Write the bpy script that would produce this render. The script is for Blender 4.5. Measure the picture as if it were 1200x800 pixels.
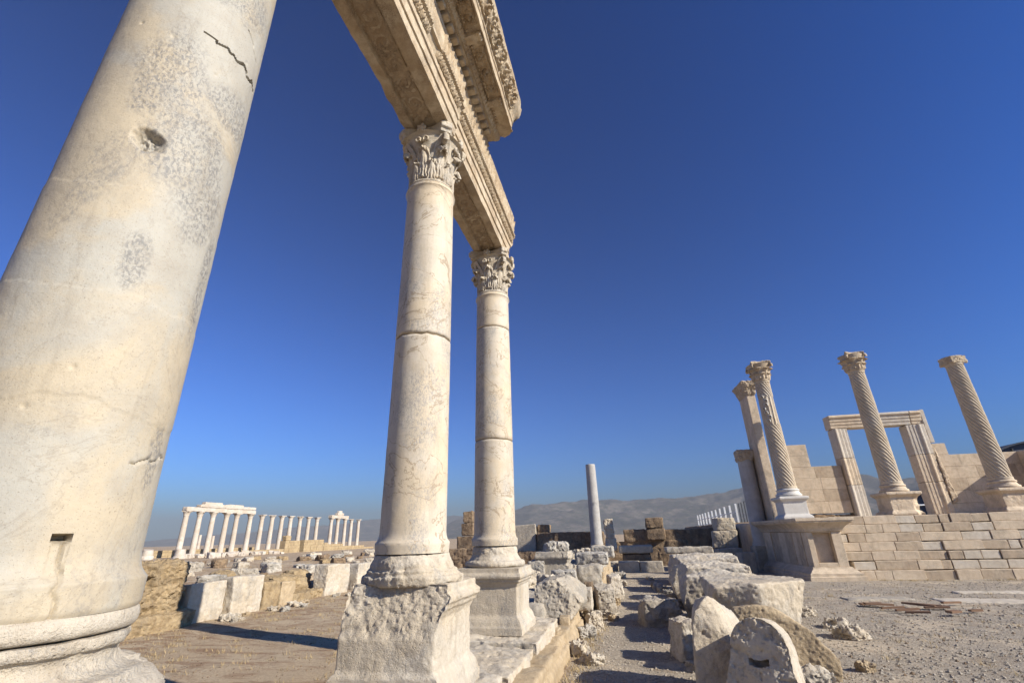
import bpy, bmesh, math, random
import numpy as np
from mathutils import Vector, Matrix
R = math.radians
for o in list(bpy.data.objects): bpy.data.objects.remove(o)
S = bpy.context.scene
COL = S.collection

# ------------------------------------------------------------------ camera
cam_d = bpy.data.cameras.new('camera'); cam = bpy.data.objects.new('camera', cam_d); COL.objects.link(cam)
CAM_H = 1.6
zc = Vector((-35, 1330, -550.3)).normalized()
yc = Vector((142, -224, -550.3)); yc = (yc - zc * yc.dot(zc)).normalized()
xc = yc.cross(zc)
rot = Matrix((xc, yc, zc))                      # world <- camera
cam.matrix_world = Matrix.Translation((0, 0, CAM_H)) @ rot.to_4x4()
cam_d.sensor_width = 36; cam_d.lens = 36 * 550.3 / 1200
cam_d.clip_start = 0.05; cam_d.clip_end = 60000
S.camera = cam

# ------------------------------------------------------------------ light
SUN_AZ, SUN_EL = 107.8, 29.5                    # clockwise from +Y
w = bpy.data.worlds.new('World'); S.world = w; w.use_nodes = True
nt = w.node_tree; nt.nodes.clear()
sky = nt.nodes.new('ShaderNodeTexSky'); sky.sky_type = 'NISHITA'; sky.sun_disc = False
sky.sun_elevation = R(SUN_EL); sky.sun_rotation = R(SUN_AZ)
sky.altitude = 400; sky.air_density = 1.0; sky.dust_density = 0.8; sky.ozone_density = 3.2
bg = nt.nodes.new('ShaderNodeBackground'); bg.inputs['Strength'].default_value = 0.05
gm = nt.nodes.new('ShaderNodeGamma'); gm.inputs['Gamma'].default_value = 1.6          # polarised, deep blue sky
tn = nt.nodes.new('ShaderNodeMix'); tn.data_type = 'RGBA'; tn.blend_type = 'MULTIPLY'; tn.inputs[0].default_value = 1.0
tn.inputs[7].default_value = (0.138, 0.395, 0.655, 1)
out = nt.nodes.new('ShaderNodeOutputWorld')
nt.links.new(sky.outputs[0], gm.inputs['Color']); nt.links.new(gm.outputs[0], tn.inputs[6]); nt.links.new(tn.outputs[2], bg.inputs['Color']); nt.links.new(bg.outputs[0], out.inputs['Surface'])
sd = bpy.data.lights.new('sun', 'SUN'); sd.energy = 4.9; sd.angle = R(0.53); sd.color = (1.0, 0.925, 0.80)
sun = bpy.data.objects.new('sun', sd); COL.objects.link(sun)
sdir = Vector((math.sin(R(SUN_AZ)) * math.cos(R(SUN_EL)), math.cos(R(SUN_AZ)) * math.cos(R(SUN_EL)), math.sin(R(SUN_EL))))
sun.rotation_euler = (-sdir).to_track_quat('-Z', 'Y').to_euler(); sun.location = sdir * 60
S.view_settings.view_transform = 'Standard'; S.view_settings.look = 'None'
S.view_settings.exposure = 0.93; S.view_settings.gamma = 1.0; S.view_settings.use_curve_mapping = False

# ------------------------------------------------------------------ noise
_rs = np.random.RandomState(7)
PERM = np.concatenate([_rs.permutation(256)] * 3)
GRAD = _rs.normal(size=(256, 3)); GRAD /= np.linalg.norm(GRAD, axis=1)[:, None]
def perlin(P):
    I = np.floor(P).astype(np.int64); F = P - I; I &= 255
    U = F * F * F * (F * (F * 6 - 15) + 10); r = 0
    for dx in (0, 1):
        for dy in (0, 1):
            for dz in (0, 1):
                h = PERM[PERM[PERM[I[:, 0] + dx] + I[:, 1] + dy] + I[:, 2] + dz]
                d = ((F - (dx, dy, dz)) * GRAD[h]).sum(1)
                wt = (U[:, 0] if dx else 1 - U[:, 0]) * (U[:, 1] if dy else 1 - U[:, 1]) * (U[:, 2] if dz else 1 - U[:, 2])
                r = r + d * wt
    return r * 1.4
def fbm(P, f=1.0, o=4, seed=0, g=0.5):
    P = np.asarray(P, float) * f + (seed * 13.37, seed * 7.71, seed * 3.19); a = 1; s = 0; n = 0
    for _ in range(o):
        s = s + a * perlin(P); n += a; P = P * 2.03 + 11.3; a *= g
    return s / n

# ------------------------------------------------------------------ mesh helpers
class MB:
    def __init__(s): s.v = []; s.f = []
    def add(s, v, f):
        b = len(s.v); s.v += [tuple(p) for p in v]; s.f += [tuple(i + b for i in q) for q in f]; return s
    def box(s, x0, x1, y0, y1, z0, z1, m=None):
        v = [(x, y, z) for z in (z0, z1) for y in (y0, y1) for x in (x0, x1)]
        if m is not None: v = [tuple(m @ Vector(p)) for p in v]
        return s.add(v, [(0, 2, 3, 1), (4, 5, 7, 6), (0, 1, 5, 4), (2, 6, 7, 3), (0, 4, 6, 2), (1, 3, 7, 5)])
    def lathe(s, prof, n=48, c=(0, 0), caps=True, fn=None):
        b = []; f = []
        m = len(prof)
        for (r, z) in prof:
            for k in range(n):
                a = 2 * math.pi * k / n; b.append((c[0] + r * math.cos(a), c[1] + r * math.sin(a), z))
        for i in range(m - 1):
            for k in range(n):
                k2 = (k + 1) % n; f.append((i * n + k, i * n + k2, (i + 1) * n + k2, (i + 1) * n + k))
        if caps:
            f.append(tuple(reversed(range(n)))); f.append(tuple(range((m - 1) * n, m * n)))
        return s.add(b, f)
    def square_lathe(s, prof, c=(0, 0)):          # prof (half width, z)
        b = []; f = []
        for (r, z) in prof:
            for (x, y) in ((-1, -1), (1, -1), (1, 1), (-1, 1)): b.append((c[0] + x * r, c[1] + y * r, z))
        for i in range(len(prof) - 1):
            for k in range(4):
                k2 = (k + 1) % 4; f.append((i * 4 + k, i * 4 + k2, i * 4 + 4 + k2, i * 4 + 4 + k))
        f.append((3, 2, 1, 0)); e = (len(prof) - 1) * 4; f.append((e, e + 1, e + 2, e + 3))
        return s.add(b, f)
    def prism(s, poly, axis, a0, a1):             # poly in the other two axes
        n = len(poly)
        def P(p, a): return {'x': (a, p[0], p[1]), 'y': (p[0], a, p[1]), 'z': (p[0], p[1], a)}[axis]
        v = [P(p, a0) for p in poly] + [P(p, a1) for p in poly]
        f = [tuple(range(n))[::-1], tuple(range(n, 2 * n))] + [(i, (i + 1) % n, n + (i + 1) % n, n + i) for i in range(n)]
        return s.add(v, f)
    def ball(s, c, r, nu=8, nv=6, sc=(1, 1, 1)):
        v = [(c[0], c[1], c[2] - r * sc[2])]; f = []
        for i in range(1, nv):
            t = math.pi * i / nv
            for k in range(nu):
                a = 2 * math.pi * k / nu
                v.append((c[0] + r * sc[0] * math.sin(t) * math.cos(a), c[1] + r * sc[1] * math.sin(t) * math.sin(a), c[2] - r * sc[2] * math.cos(t)))
        v.append((c[0], c[1], c[2] + r * sc[2])); e = len(v) - 1
        for k in range(nu):
            k2 = (k + 1) % nu
            f.append((0, 1 + k2, 1 + k)); f.append((e, 1 + (nv - 2) * nu + k, 1 + (nv - 2) * nu + k2))
            for i in range(nv - 2): f.append((1 + i * nu + k, 1 + i * nu + k2, 1 + (i + 1) * nu + k2, 1 + (i + 1) * nu + k))
        return s.add(v, f)
    def hull(s, pts):
        bm = bmesh.new()
        for p in pts: bm.verts.new(p)
        r = bmesh.ops.convex_hull(bm, input=bm.verts[:])
        bmesh.ops.delete(bm, geom=list({g for g in r['geom_interior'] + r['geom_unused'] if isinstance(g, bmesh.types.BMVert)}), context='VERTS')
        bmesh.ops.recalc_face_normals(bm, faces=bm.faces[:])
        bm.verts.index_update()
        s.add([v.co[:] for v in bm.verts], [[v.index for v in f.verts] for f in bm.faces]); bm.free(); return s
    def mesh(s, name='m', fix=True):
        me = bpy.data.meshes.new(name); me.from_pydata(s.v, [], s.f)
        if fix:
            bm = bmesh.new(); bm.from_mesh(me); bmesh.ops.recalc_face_normals(bm, faces=bm.faces[:]); bm.to_mesh(me); bm.free()
        me.update(); return me

def link(name, me, mat, parent=None, angle=40):
    me.name = name
    o = bpy.data.objects.new(name, me); COL.objects.link(o)
    if mat is not None: me.materials.clear(); me.materials.append(mat)
    if angle is not None:
        me.shade_smooth(); me.set_sharp_from_angle(angle=R(angle))
    if parent is not None: o.parent = parent
    return o
def build(mb, name, mat, parent=None, angle=40, fix=True): return link(name, mb.mesh(name, fix), mat, parent, angle)
def getv(me):
    a = np.empty(len(me.vertices) * 3, np.float32); me.vertices.foreach_get('co', a); return a.reshape(-1, 3).astype(float)
def getn(me):
    a = np.empty(len(me.vertices) * 3, np.float32); me.vertex_normals.foreach_get('vector', a); return a.reshape(-1, 3).astype(float)
def setv(me, P): me.vertices.foreach_set('co', P.astype(np.float32).ravel()); me.update()
def remesh(me, vox):
    o = bpy.data.objects.new('tmp', me); COL.objects.link(o)
    m = o.modifiers.new('r', 'REMESH'); m.mode = 'VOXEL'; m.voxel_size = vox
    dg = bpy.context.evaluated_depsgraph_get(); ev = o.evaluated_get(dg)
    n = bpy.data.meshes.new_from_object(ev); bpy.data.objects.remove(o); return n
def laplace(me, P, it):
    e = np.empty(len(me.edges) * 2, np.int32); me.edges.foreach_get('vertices', e); e = e.reshape(-1, 2)
    n = np.bincount(e.ravel(), minlength=len(P))[:, None]
    for _ in range(it):
        s = np.zeros_like(P)
        for k in range(3):
            s[:, k] = np.bincount(e[:, 0], P[e[:, 1], k], len(P)) + np.bincount(e[:, 1], P[e[:, 0], k], len(P))
        P = 0.5 * P + 0.5 * s / n
    return P
def erode(me, vox, rough=0.03, seed=0, chip=1.0, freq=2.0, fine=0.25, wear=14, fn=None):
    """voxel remesh, wear the edges unevenly, roughen the faces"""
    me = remesh(me, vox); P = getv(me)
    Q = laplace(me, P.copy(), wear)
    m = np.clip(fbm(P, freq * 1.6, 4, seed) * 1.6 + 0.35, 0.05, 1)[:, None] * chip
    P = P + (Q - P) * m
    setv(me, P); N = getn(me)
    d = rough * fbm(P, freq, 5, seed + 3, 0.55) + rough * fine * fbm(P, freq * 7, 3, seed + 5, 0.6)
    pit = np.clip(fbm(P, freq * 4, 3, seed + 9) - 0.18, 0, 1) * rough * 1.3
    P = P + N * (d - pit)[:, None]
    if fn is not None: P = fn(P, N)
    setv(me, P); return me
def solid(mb, name, mat, parent=None, vox=0.02, angle=45, **k): return link(name, erode(mb.mesh(name), vox, **k), mat, parent, angle)

def rough_block(name, mat, c, size, rough=0.04, seed=0, rotz=0, tilt=(0, 0), vox=None, taper=0.12, parent=None, cut=True, fine=.25):
    """a quarried block: squared hull with skewed corners, standing on z = c[2] (base)"""
    rg = random.Random(seed * 31 + 5); sx, sy, sz = size; pts = []
    j = min(0.25, taper)
    for z in (0, 1):
        for x in (-.5, .5):
            for y in (-.5, .5):
                q = (x * (1 - rg.random() * j), y * (1 - rg.random() * j), z - (rg.random() * j * 0.8 if z else 0))
                if cut and rg.random() < rough * 5:                        # a broken corner: split it in three
                    t = rg.uniform(.15, .4)
                    pts += [(q[0] * (1 - t), q[1], q[2]), (q[0], q[1] * (1 - t), q[2]), (q[0], q[1], q[2] * (1 - t) + (t if not z else 0))]
                else: pts.append(q)
    M = Matrix.Rotation(R(rotz), 4, 'Z') @ Matrix.Rotation(R(tilt[0]), 4, 'X') @ Matrix.Rotation(R(tilt[1]), 4, 'Y')
    mb = MB().hull([tuple(M @ Vector((p[0] * sx, p[1] * sy, p[2] * sz))) for p in pts])
    L = max(sx, sy, sz); vox = vox or max(0.012, L / 42)
    f = 1.6 / max(0.3, (sx * sy * sz) ** (1 / 3))
    o = link(name, erode(mb.mesh(), vox, rough=rough * 1.3, seed=seed, freq=f * 1.5, wear=8, chip=1.0, fine=fine), mat, parent, 50)
    o.location = c; return o

def tag(o, label, cat, group=None):
    o['label'] = label; o['category'] = cat; o['kind'] = 'thing'
    if group: o['group'] = group
    return o
def struct(o, kind='structure'): o['kind'] = kind; return o
def empty(name, loc, label, cat, group=None, rz=0):
    o = bpy.data.objects.new(name, None); COL.objects.link(o); o.location = loc; o.rotation_euler = (0, 0, rz)
    o.empty_display_size = 0.1; return tag(o, label, cat, group)
def copy_tree(o, parent=None):
    c = o.copy(); COL.objects.link(c)
    if parent is not None: c.parent = parent
    for ch in list(o.children): copy_tree(ch, c)
    return c

# ------------------------------------------------------------------ materials
class NB:
    def __init__(s, name):
        s.m = bpy.data.materials.new(name); s.m.use_nodes = True; s.t = s.m.node_tree; s.t.nodes.clear()
        s.out = s.n('ShaderNodeOutputMaterial'); s.b = s.n('ShaderNodeBsdfPrincipled'); s.t.links.new(s.b.outputs[0], s.out.inputs['Surface'])
        s.b.inputs['Specular IOR Level'].default_value = 0.25
    def n(s, t, **k):
        n = s.t.nodes.new(t)
        for a, v in k.items(): setattr(n, a, v)
        return n
    def put(s, sock, v):
        if hasattr(v, 'is_linked'): s.t.links.new(v, sock)
        elif v is not None: sock.default_value = v
    def coord(s, rand=True):
        tc = s.n('ShaderNodeTexCoord')
        if not rand: return tc.outputs['Object']
        oi = s.n('ShaderNodeObjectInfo'); a = s.n('ShaderNodeVectorMath', operation='SCALE'); a.inputs[0].default_value = (17.3, 9.1, 23.7)
        s.put(a.inputs['Scale'], oi.outputs['Random'])
        b = s.n('ShaderNodeVectorMath', operation='ADD'); s.put(b.inputs[0], tc.outputs['Object']); s.put(b.inputs[1], a.outputs[0]); return b.outputs[0]
    def scale(s, v, k):
        a = s.n('ShaderNodeVectorMath', operation='MULTIPLY'); s.put(a.inputs[0], v); a.inputs[1].default_value = k; return a.outputs[0]
    def noise(s, v, sc, d=5, r=0.55, dist=0.0, col=False):
        n = s.n('ShaderNodeTexNoise'); s.put(n.inputs['Vector'], v)
        n.inputs['Scale'].default_value = sc; n.inputs['Detail'].default_value = d; n.inputs['Roughness'].default_value = r; n.inputs['Distortion'].default_value = dist
        return n.outputs['Color' if col else 'Fac']
    def voro(s, v, sc, feat='F1', out='Distance'):
        n = s.n('ShaderNodeTexVoronoi', feature=feat); s.put(n.inputs['Vector'], v); n.inputs['Scale'].default_value = sc; return n.outputs[out]
    def ramp(s, f, a, b, va=0.0, vb=1.0, smooth=True):
        n = s.n('ShaderNodeMapRange'); n.interpolation_type = 'SMOOTHSTEP' if smooth else 'LINEAR'
        s.put(n.inputs['Value'], f); n.inputs['From Min'].default_value = a; n.inputs['From Max'].default_value = b
        n.inputs['To Min'].default_value = va; n.inputs['To Max'].default_value = vb; return n.outputs[0]
    def math(s, op, a, b=None):
        n = s.n('ShaderNodeMath', operation=op); s.put(n.inputs[0], a)
        if b is not None: s.put(n.inputs[1], b)
        return n.outputs[0]
    def mix(s, f, a, b, mode='MIX'):
        n = s.n('ShaderNodeMix', data_type='RGBA', blend_type=mode); s.put(n.inputs[0], f)
        for i, c in ((6, a), (7, b)):
            s.put(n.inputs[i], c if hasattr(c, 'is_linked') else (c[0], c[1], c[2], 1)); 
        return n.outputs[2]
    def attr(s, name): return s.n('ShaderNodeAttribute', attribute_name=name).outputs['Fac']
    def bump(s, h, strength=0.4, dist=0.01):
        n = s.n('ShaderNodeBump'); s.put(n.inputs['Height'], h); n.inputs['Strength'].default_value = strength; n.inputs['Distance'].default_value = dist
        s.t.links.new(n.outputs[0], s.b.inputs['Normal'])
    def done(s, col, rough=0.8):
        s.put(s.b.inputs['Base Color'], col if hasattr(col, 'is_linked') else (col[0], col[1], col[2], 1)); s.put(s.b.inputs['Roughness'], rough); return s.m

def stone(name, a, b, dark, grey=None, greyamt=0.5, speck=0.5, vein=0.0, k=1.0, bump=0.5, rough=0.85, rand=True, pit=0.3, stain=None, streak=0.25):
    """weathered stone: two patchy tones, lichen grey patches broken into specks, pits, thin veins"""
    N = NB(name); v = N.coord(rand)
    n1 = N.noise(v, 1.3 * k, 6, 0.6, 0.6); n2 = N.noise(v, 5.5 * k, 8, 0.65); n3 = N.noise(v, 42 * k, 5, 0.7); n4 = N.noise(v, 150 * k, 3, 0.6)
    c = N.mix(N.ramp(n1, 0.42, 0.58), a, b)
    c = N.mix(N.ramp(n2, 0.35, 0.75, 0.0, 0.55), c, dark)
    if grey is not None:
        m = N.ramp(N.noise(N.scale(v, (1, 1, 0.7)), 1.9 * k, 5, 0.6, 0.4), 0.62 - 0.25 * greyamt, 0.70 - 0.12 * greyamt)
        sp = N.ramp(n3, 0.44, 0.56)
        if stain is not None: m = N.math('MAXIMUM', N.math('MULTIPLY', m, 0.6), N.attr(stain))
        fine_ = N.noise(N.scale(v, (1, 1, .6)), 62 * k, 6, 0.75, 0.6)
        c = N.mix(N.math('MULTIPLY', m, N.ramp(fine_, 0.44, 0.60, 0.10, 0.90)), c, grey)
    if streak:
        sk = N.noise(N.scale(v, (1, 1, .10)), 7 * k, 6, 0.7, 0.3); c = N.mix(N.math('MULTIPLY', N.ramp(sk, 0.52, 0.72), streak), c, (dark[0] * .62, dark[1] * .58, dark[2] * .54))
    if speck: c = N.mix(N.math('MULTIPLY', N.ramp(n4, 0.60, 0.70), speck), c, (dark[0] * .5, dark[1] * .48, dark[2] * .45))
    if vein:
        vn = N.math('ABSOLUTE', N.math('SUBTRACT', N.noise(v, 1.7 * k, 6, 0.6, 1.2), 0.5))
        c = N.mix(N.ramp(vn, 0.0, 0.012, vein, 0.0), c, (dark[0] * .7, dark[1] * .66, dark[2] * .62))
    c = N.mix(0.35, c, N.mix(n3, (0.55, 0.55, 0.55), (1, 1, 1)), 'MULTIPLY')
    h = N.math('ADD', N.math('MULTIPLY', n2, 1.2), N.math('ADD', N.math('MULTIPLY', n3, 0.5), N.math('MULTIPLY', n4, 0.18)))
    if pit:
        vo = N.ramp(N.voro(v, 38 * k), 0.0, 0.28, -pit, 0.0); h = N.math('ADD', h, N.math('MULTIPLY', vo, N.ramp(n1, 0.4, 0.6)))
    N.bump(h, min(1.0, bump * 1.45), 0.022)
    return N.done(c, rough)
M = {}
M['shaft1'] = stone('marble_weathered', (.42, .395, .335), (.475, .40, .285), (.335, .295, .235), (.18, .175, .168), 0.30, 0.6, 0.25, 1.3, 0.13, 0.62, False, 0.15, stain='stain', streak=.35)
M['shaft'] = stone('marble_cream', (.58, .51, .405), (.60, .495, .35), (.46, .38, .275), (.30, .285, .265), 0.62, 0.45, 0.9, 1.0, 0.15, 0.62, True, 0.1)
M['marble'] = stone('marble_rough', (.58, .515, .415), (.56, .475, .355), (.38, .315, .235), (.30, .28, .25), 0.55, 0.7, 0.0, 1.3, 0.6, pit=.6, streak=.4)
M['carved'] = stone('marble_carved', (.60, .50, .36), (.52, .405, .27), (.27, .19, .115), (.23, .17, .115), 0.55, 0.7, 0.0, 1.6, 0.5)
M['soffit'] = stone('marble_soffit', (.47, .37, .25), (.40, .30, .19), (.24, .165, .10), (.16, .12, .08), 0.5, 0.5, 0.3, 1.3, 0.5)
M['grey'] = stone('stone_grey', (.46, .405, .325), (.51, .44, .34), (.29, .245, .19), (.235, .22, .195), 0.6, 0.6, 0.0, 1.5, 0.8)
M['mottled'] = stone('stone_mottled', (.55, .505, .43), (.49, .44, .365), (.29, .265, .23), (.13, .128, .122), 0.7, 0.7, 0.0, 2.2, 0.8)
M['tan'] = stone('stone_tan', (.50, .39, .25), (.44, .34, .215), (.30, .22, .14), (.32, .27, .20), 0.3, 0.5, 0.0, 1.4, 0.6)
M['brown'] = stone('travertine_brown', (.33, .235, .145), (.25, .175, .11), (.13, .09, .06), (.09, .07, .055), 0.6, 0.8, 0.0, 2.0, 1.0, 0.9, True, 0.8)
M['gold'] = stone('travertine_golden', (.44, .33, .19), (.37, .27, .15), (.20, .14, .085), (.20, .16, .11), 0.5, 0.8, 0.0, 1.8, 1.0, 0.9, True, 0.7)
M['podium'] = stone('travertine_podium', (.65, .53, .385), (.60, .48, .345), (.42, .325, .225), (.34, .285, .215), 0.5, 0.8, 0.0, 1.1, 0.4, 0.8, True, 0.5)
M['podium_dark'] = stone('travertine_worn', (.52, .415, .295), (.48, .375, .265), (.27, .205, .14), (.28, .24, .19), 0.4, 0.6, 0.0, 1.1, 0.5)
M['restored'] = stone('marble_new', (.63, .60, .55), (.59, .56, .51), (.50, .47, .42), None, 0, 0.15, 0.25, 1.0, 0.12, 0.6, True, 0.0)
M['far_marble'] = stone('marble_far', (.58, .52, .44), (.52, .44, .345), (.44, .36, .28), (.48, .44, .40), 0.4, 0.3, 0.0, 0.5, 0.3)
M['far_gold'] = stone('brick_far', (.47, .36, .21), (.40, .30, .175), (.26, .19, .11), None, 0, 0.3, 0.0, 0.6, 0.6)
M['jamb'] = stone('marble_jamb', (.56, .50, .42), (.52, .455, .37), (.40, .34, .27), (.40, .37, .33), .3, .3, .2, 1.2, .25, .7, True, .1)
M['spiral'] = stone('marble_spiral', (.58, .485, .36), (.53, .44, .32), (.36, .285, .20), (.42, .40, .37), 0.4, 0.4, 0.0, 0.8, 0.35)
def plain(name, c, rough=0.6, metal=0.0):
    N = NB(name); v = N.coord(); n = N.noise(v, 6, 5, 0.6); N.b.inputs['Metallic'].default_value = metal
    N.bump(n, 0.05, 0.01); return N.done(N.mix(n, [x * .8 for x in c], [min(1, x * 1.15) for x in c]), rough)
M['white_paint'] = plain('white_paint', (.78, .78, .76), 0.5)
M['dark_metal'] = plain('dark_metal', (.05, .05, .055), 0.5)
M['dark_roof'] = plain('dark_roof', (.035, .045, .07), 0.55)
M['rust_wood'] = plain('rusty_plank', (.20, .12, .075), 0.85)
ROCKS = [
    ('rough_stone_slab', 'large slab with a pitted front face leaning on tan wedges beside the second pedestal', 'stone block', 'fallen blocks along the left kerb', 'grey', -1.328, 9.15, 0.267, 0.812, 1.1, 0.711, 0.05, -6),
    ('wedge_block', 'tan squared wedge propping the big pitted slab at its right corner', 'wedge', 'tan wedges under the pitted slab', 'tan', -1.206, 8.475, 0.204, 0.173, 0.25, 0.218, 0.008, 4),
    ('wedge_block', 'darker tan wedge lying under the middle of the pitted slab', 'wedge', 'tan wedges under the pitted slab', 'tan', -1.326, 8.01, 0.148, 0.215, 0.22, 0.183, 0.008, -3),
    ('stone_block', 'rounded block with a chipped face between the broken pedestal and the street', 'stone block', 'fallen blocks along the left kerb', 'grey', -1.096, 12.35, 0.57, 0.6, 0.7, 0.456, 0.06, 8),
    ('stone_block', 'pale upright chunk on the kerb wall right of the pitted slab', 'stone block', 'fallen blocks along the left kerb', 'marble', -1.028, 10.1, 0.302, 0.296, 0.6, 0.359, 0.04, 5),
    ('stone_block', 'faceted grey block leaning on the street side of the kerb wall', 'stone block', 'fallen blocks along the left kerb', 'grey', -0.768, 11.65, 0.013, 0.389, 0.7, 0.567, 0.06, 14),
    ('stone_block', 'small jagged stone standing on the gravel against the kerb wall', 'stone', 'fallen blocks along the left kerb', 'marble', -0.895, 9.9, -0.054, 0.317, 0.4, 0.369, 0.07, 20),
    ('stone_block', 'squarish pale block jutting into the gravel street beyond the faceted one', 'stone block', 'fallen blocks along the left kerb', 'marble', -0.624, 14.4, 0.217, 0.351, 0.8, 0.358, 0.05, 8),
    ('stone_slab', 'flat mottled slab lying behind the rounded block on the left kerb', 'stone slab', 'fallen blocks along the left kerb', 'mottled', -1.297, 16.0, 0.765, 0.957, 1.0, 0.323, 0.06, 0),
    ('stone_slab', 'mottled end slab just below the small stone stack', 'stone slab', 'fallen blocks along the left kerb', 'mottled', -1.15, 18.55, 0.839, 0.844, 1.1, 0.377, 0.06, 0),
    ('stone_block', 'small brown stone wedged in the kerb joint below the rounded block', 'stone', 'fallen blocks along the left kerb', 'brown', -1.017, 10.95, 0.503, 0.173, 0.3, 0.201, 0.03, 0),
    ('stone_block', 'low pale stone in front of the broken pedestal shaft', 'stone', 'fallen blocks along the left kerb', 'mottled', -1.627, 11.8, 0.541, 0.581, 0.8, 0.334, 0.06, 10),
    ('stone_block', 'bluish grey stone between the second pedestal and the broken pedestal', 'stone', 'fallen blocks along the left kerb', 'mottled', -2.407, 12.9, 0.662, 0.424, 0.8, 0.395, 0.05, 0),
    ('stone_block', 'small pale stone at the left end of the street kerb slab', 'stone', 'fallen blocks along the left kerb', 'marble', -1.013, 24.25, 0.051, 0.418, 0.5, 0.385, 0.06, 0),
    ('stacked_stone', 'lowest pale stone of the small stack left of the stone bench', 'stone', 'small stack of stones', 'marble', -1.098, 25.25, 0.832, 0.564, 0.5, 0.564, 0.04, 0),
    ('stacked_stone', 'middle stone of the small stack left of the stone bench', 'stone', 'small stack of stones', 'marble', -1.109, 25.225, 1.378, 0.447, 0.45, 0.439, 0.05, 4),
    ('stacked_stone', 'pointed stone topping the small stack left of the stone bench', 'stone', 'small stack of stones', 'marble', -1.146, 25.2, 1.801, 0.45, 0.4, 0.484, 0.09, 8),
    ('boulder', 'dark flat topped boulder in the shade at the right edge of the gravel street', 'boulder', 'fallen blocks along the right side', 'grey', 0.279, 10.65, -0.054, 0.679, 0.9, 0.519, 0.09, 10),
    ('round_stone', 'small round stone on the gravel behind the dark boulder', 'stone', 'fallen blocks along the right side', 'mottled', 0.162, 12.375, 0.109, 0.313, 0.35, 0.285, 0.05, 0),
    ('stone_block', 'narrow pale stone standing between the dark boulder and the pointed stone', 'stone', 'fallen blocks along the right side', 'marble', 0.522, 7.875, -0.003, 0.281, 0.55, 0.525, 0.05, 14),
    ('small_stone', 'small whitish rough stone at the lower right of the slotted stone', 'stone', 'fallen blocks along the right side', 'mottled', 1.582, 5.85, 0.186, 0.32, 0.3, 0.23, 0.06, 0),
    ('marble_block', 'upper carved block of the pale two-block stack before the white fence', 'stone block', 'stacked marble blocks by the temple', 'marble', 4.231, 25.65, 1.604, 0.893, 0.9, 0.555, 0.05, 4),
    ('marble_block', 'wider lower block of the pale stack before the white fence', 'stone block', 'stacked marble blocks by the temple', 'marble', 4.147, 25.75, 0.843, 1.179, 1.1, 0.797, 0.05, -4),
    ('grey_block', 'dark grey square block under the pale two-block stack', 'stone block', 'grey blocks by the temple side', 'grey', 4.023, 24.5, 0.336, 1.074, 1.0, 0.573, 0.02, 3),
    ('grey_block', 'low grey slab block between the pale stack and the temple wing', 'stone block', 'grey blocks by the temple side', 'grey', 4.399, 22.95, 0.221, 0.574, 0.9, 0.561, 0.02, 5),
    ('bench_slab', 'long flat stone slab resting on brown bricks across the street end', 'stone slab', None, 'grey', 0.026, 24.9, 0.716, 1.624, 0.6, 0.363, 0.02, 0),
    ('brick_support', 'rough brown brick course carrying the long flat slab', 'brick support', None, 'brown', 0.048, 24.95, 0.423, 1.428, 0.5, 0.325, 0.04, 0),
    ('kerb_slab', 'left slab of the low kerb crossing the end of the gravel street', 'kerb slab', 'kerb slabs across the street', 'grey', -0.348, 23.75, 0.043, 0.955, 0.5, 0.408, 0.015, 0),
    ('kerb_slab', 'right slab of the low kerb crossing the end of the gravel street', 'kerb slab', 'kerb slabs across the street', 'grey', 0.625, 23.75, 0.034, 1.027, 0.5, 0.404, 0.015, 0),
    ('fallen_slab', 'dark thin slab lying behind the long fallen blocks', 'stone slab', 'fallen blocks along the right side', 'grey', 1.897, 19.85, 0.869, 1.754, 0.7, 0.225, 0.04, 0),
    ('wall_block', 'topmost block of the short brown pier left of the third column', 'wall block', 'blocks of the back wall', 'brown', -9.347, 28.45, 2.386, 0.631, 0.9, 0.658, 0.04, 0),
    ('wall_block', 'middle block of the short brown pier left of the third column', 'wall block', 'blocks of the back wall', 'brown', -9.391, 28.5, 1.695, 0.835, 1, 0.716, 0.04, 0),
    ('wall_block', 'widest lower block of the short brown pier left of the third column', 'wall block', 'blocks of the back wall', 'brown', -9.486, 28.55, 0.973, 1.138, 1.1, 0.747, 0.04, 0),
    ('rubble_course', 'dark jumble of small stones at the foot of the short brown pier', 'rubble', None, 'brown', -9.358, 27.7, 0.261, 1.794, 1.0, 0.777, 0.12, 0),
    ('rubble_course', 'dark line of small stones at the wall foot right of the third column', 'rubble', None, 'brown', -5.487, 27.0, 0.367, 1.513, 0.8, 0.532, 0.1, 0),
    ('wall_slab', 'tall smooth grey slab at the left end of the back wall beside the third column', 'wall slab', 'blocks of the back wall', 'grey', -5.985, 28.4, 0.78, 1.423, 0.8, 1.462, 0.015, 0),
    ('wall_block', 'brown block perched on the back wall right of the smooth grey slab', 'wall block', 'blocks of the back wall', 'brown', -4.947, 28.65, 1.744, 0.685, 0.9, 0.426, 0.05, 0),
    ('wall_block', 'lower block of the two raised brown courses above the right end of the bench', 'wall block', 'blocks of the back wall', 'brown', 1.167, 28.1, 1.24, 1.033, 1.0, 0.598, 0.03, 0),
    ('wall_block', 'top block of the two raised brown courses above the right end of the bench', 'wall block', 'blocks of the back wall', 'brown', 1.146, 28.1, 1.82, 0.977, 1.0, 0.545, 0.04, 0),
]
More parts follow.
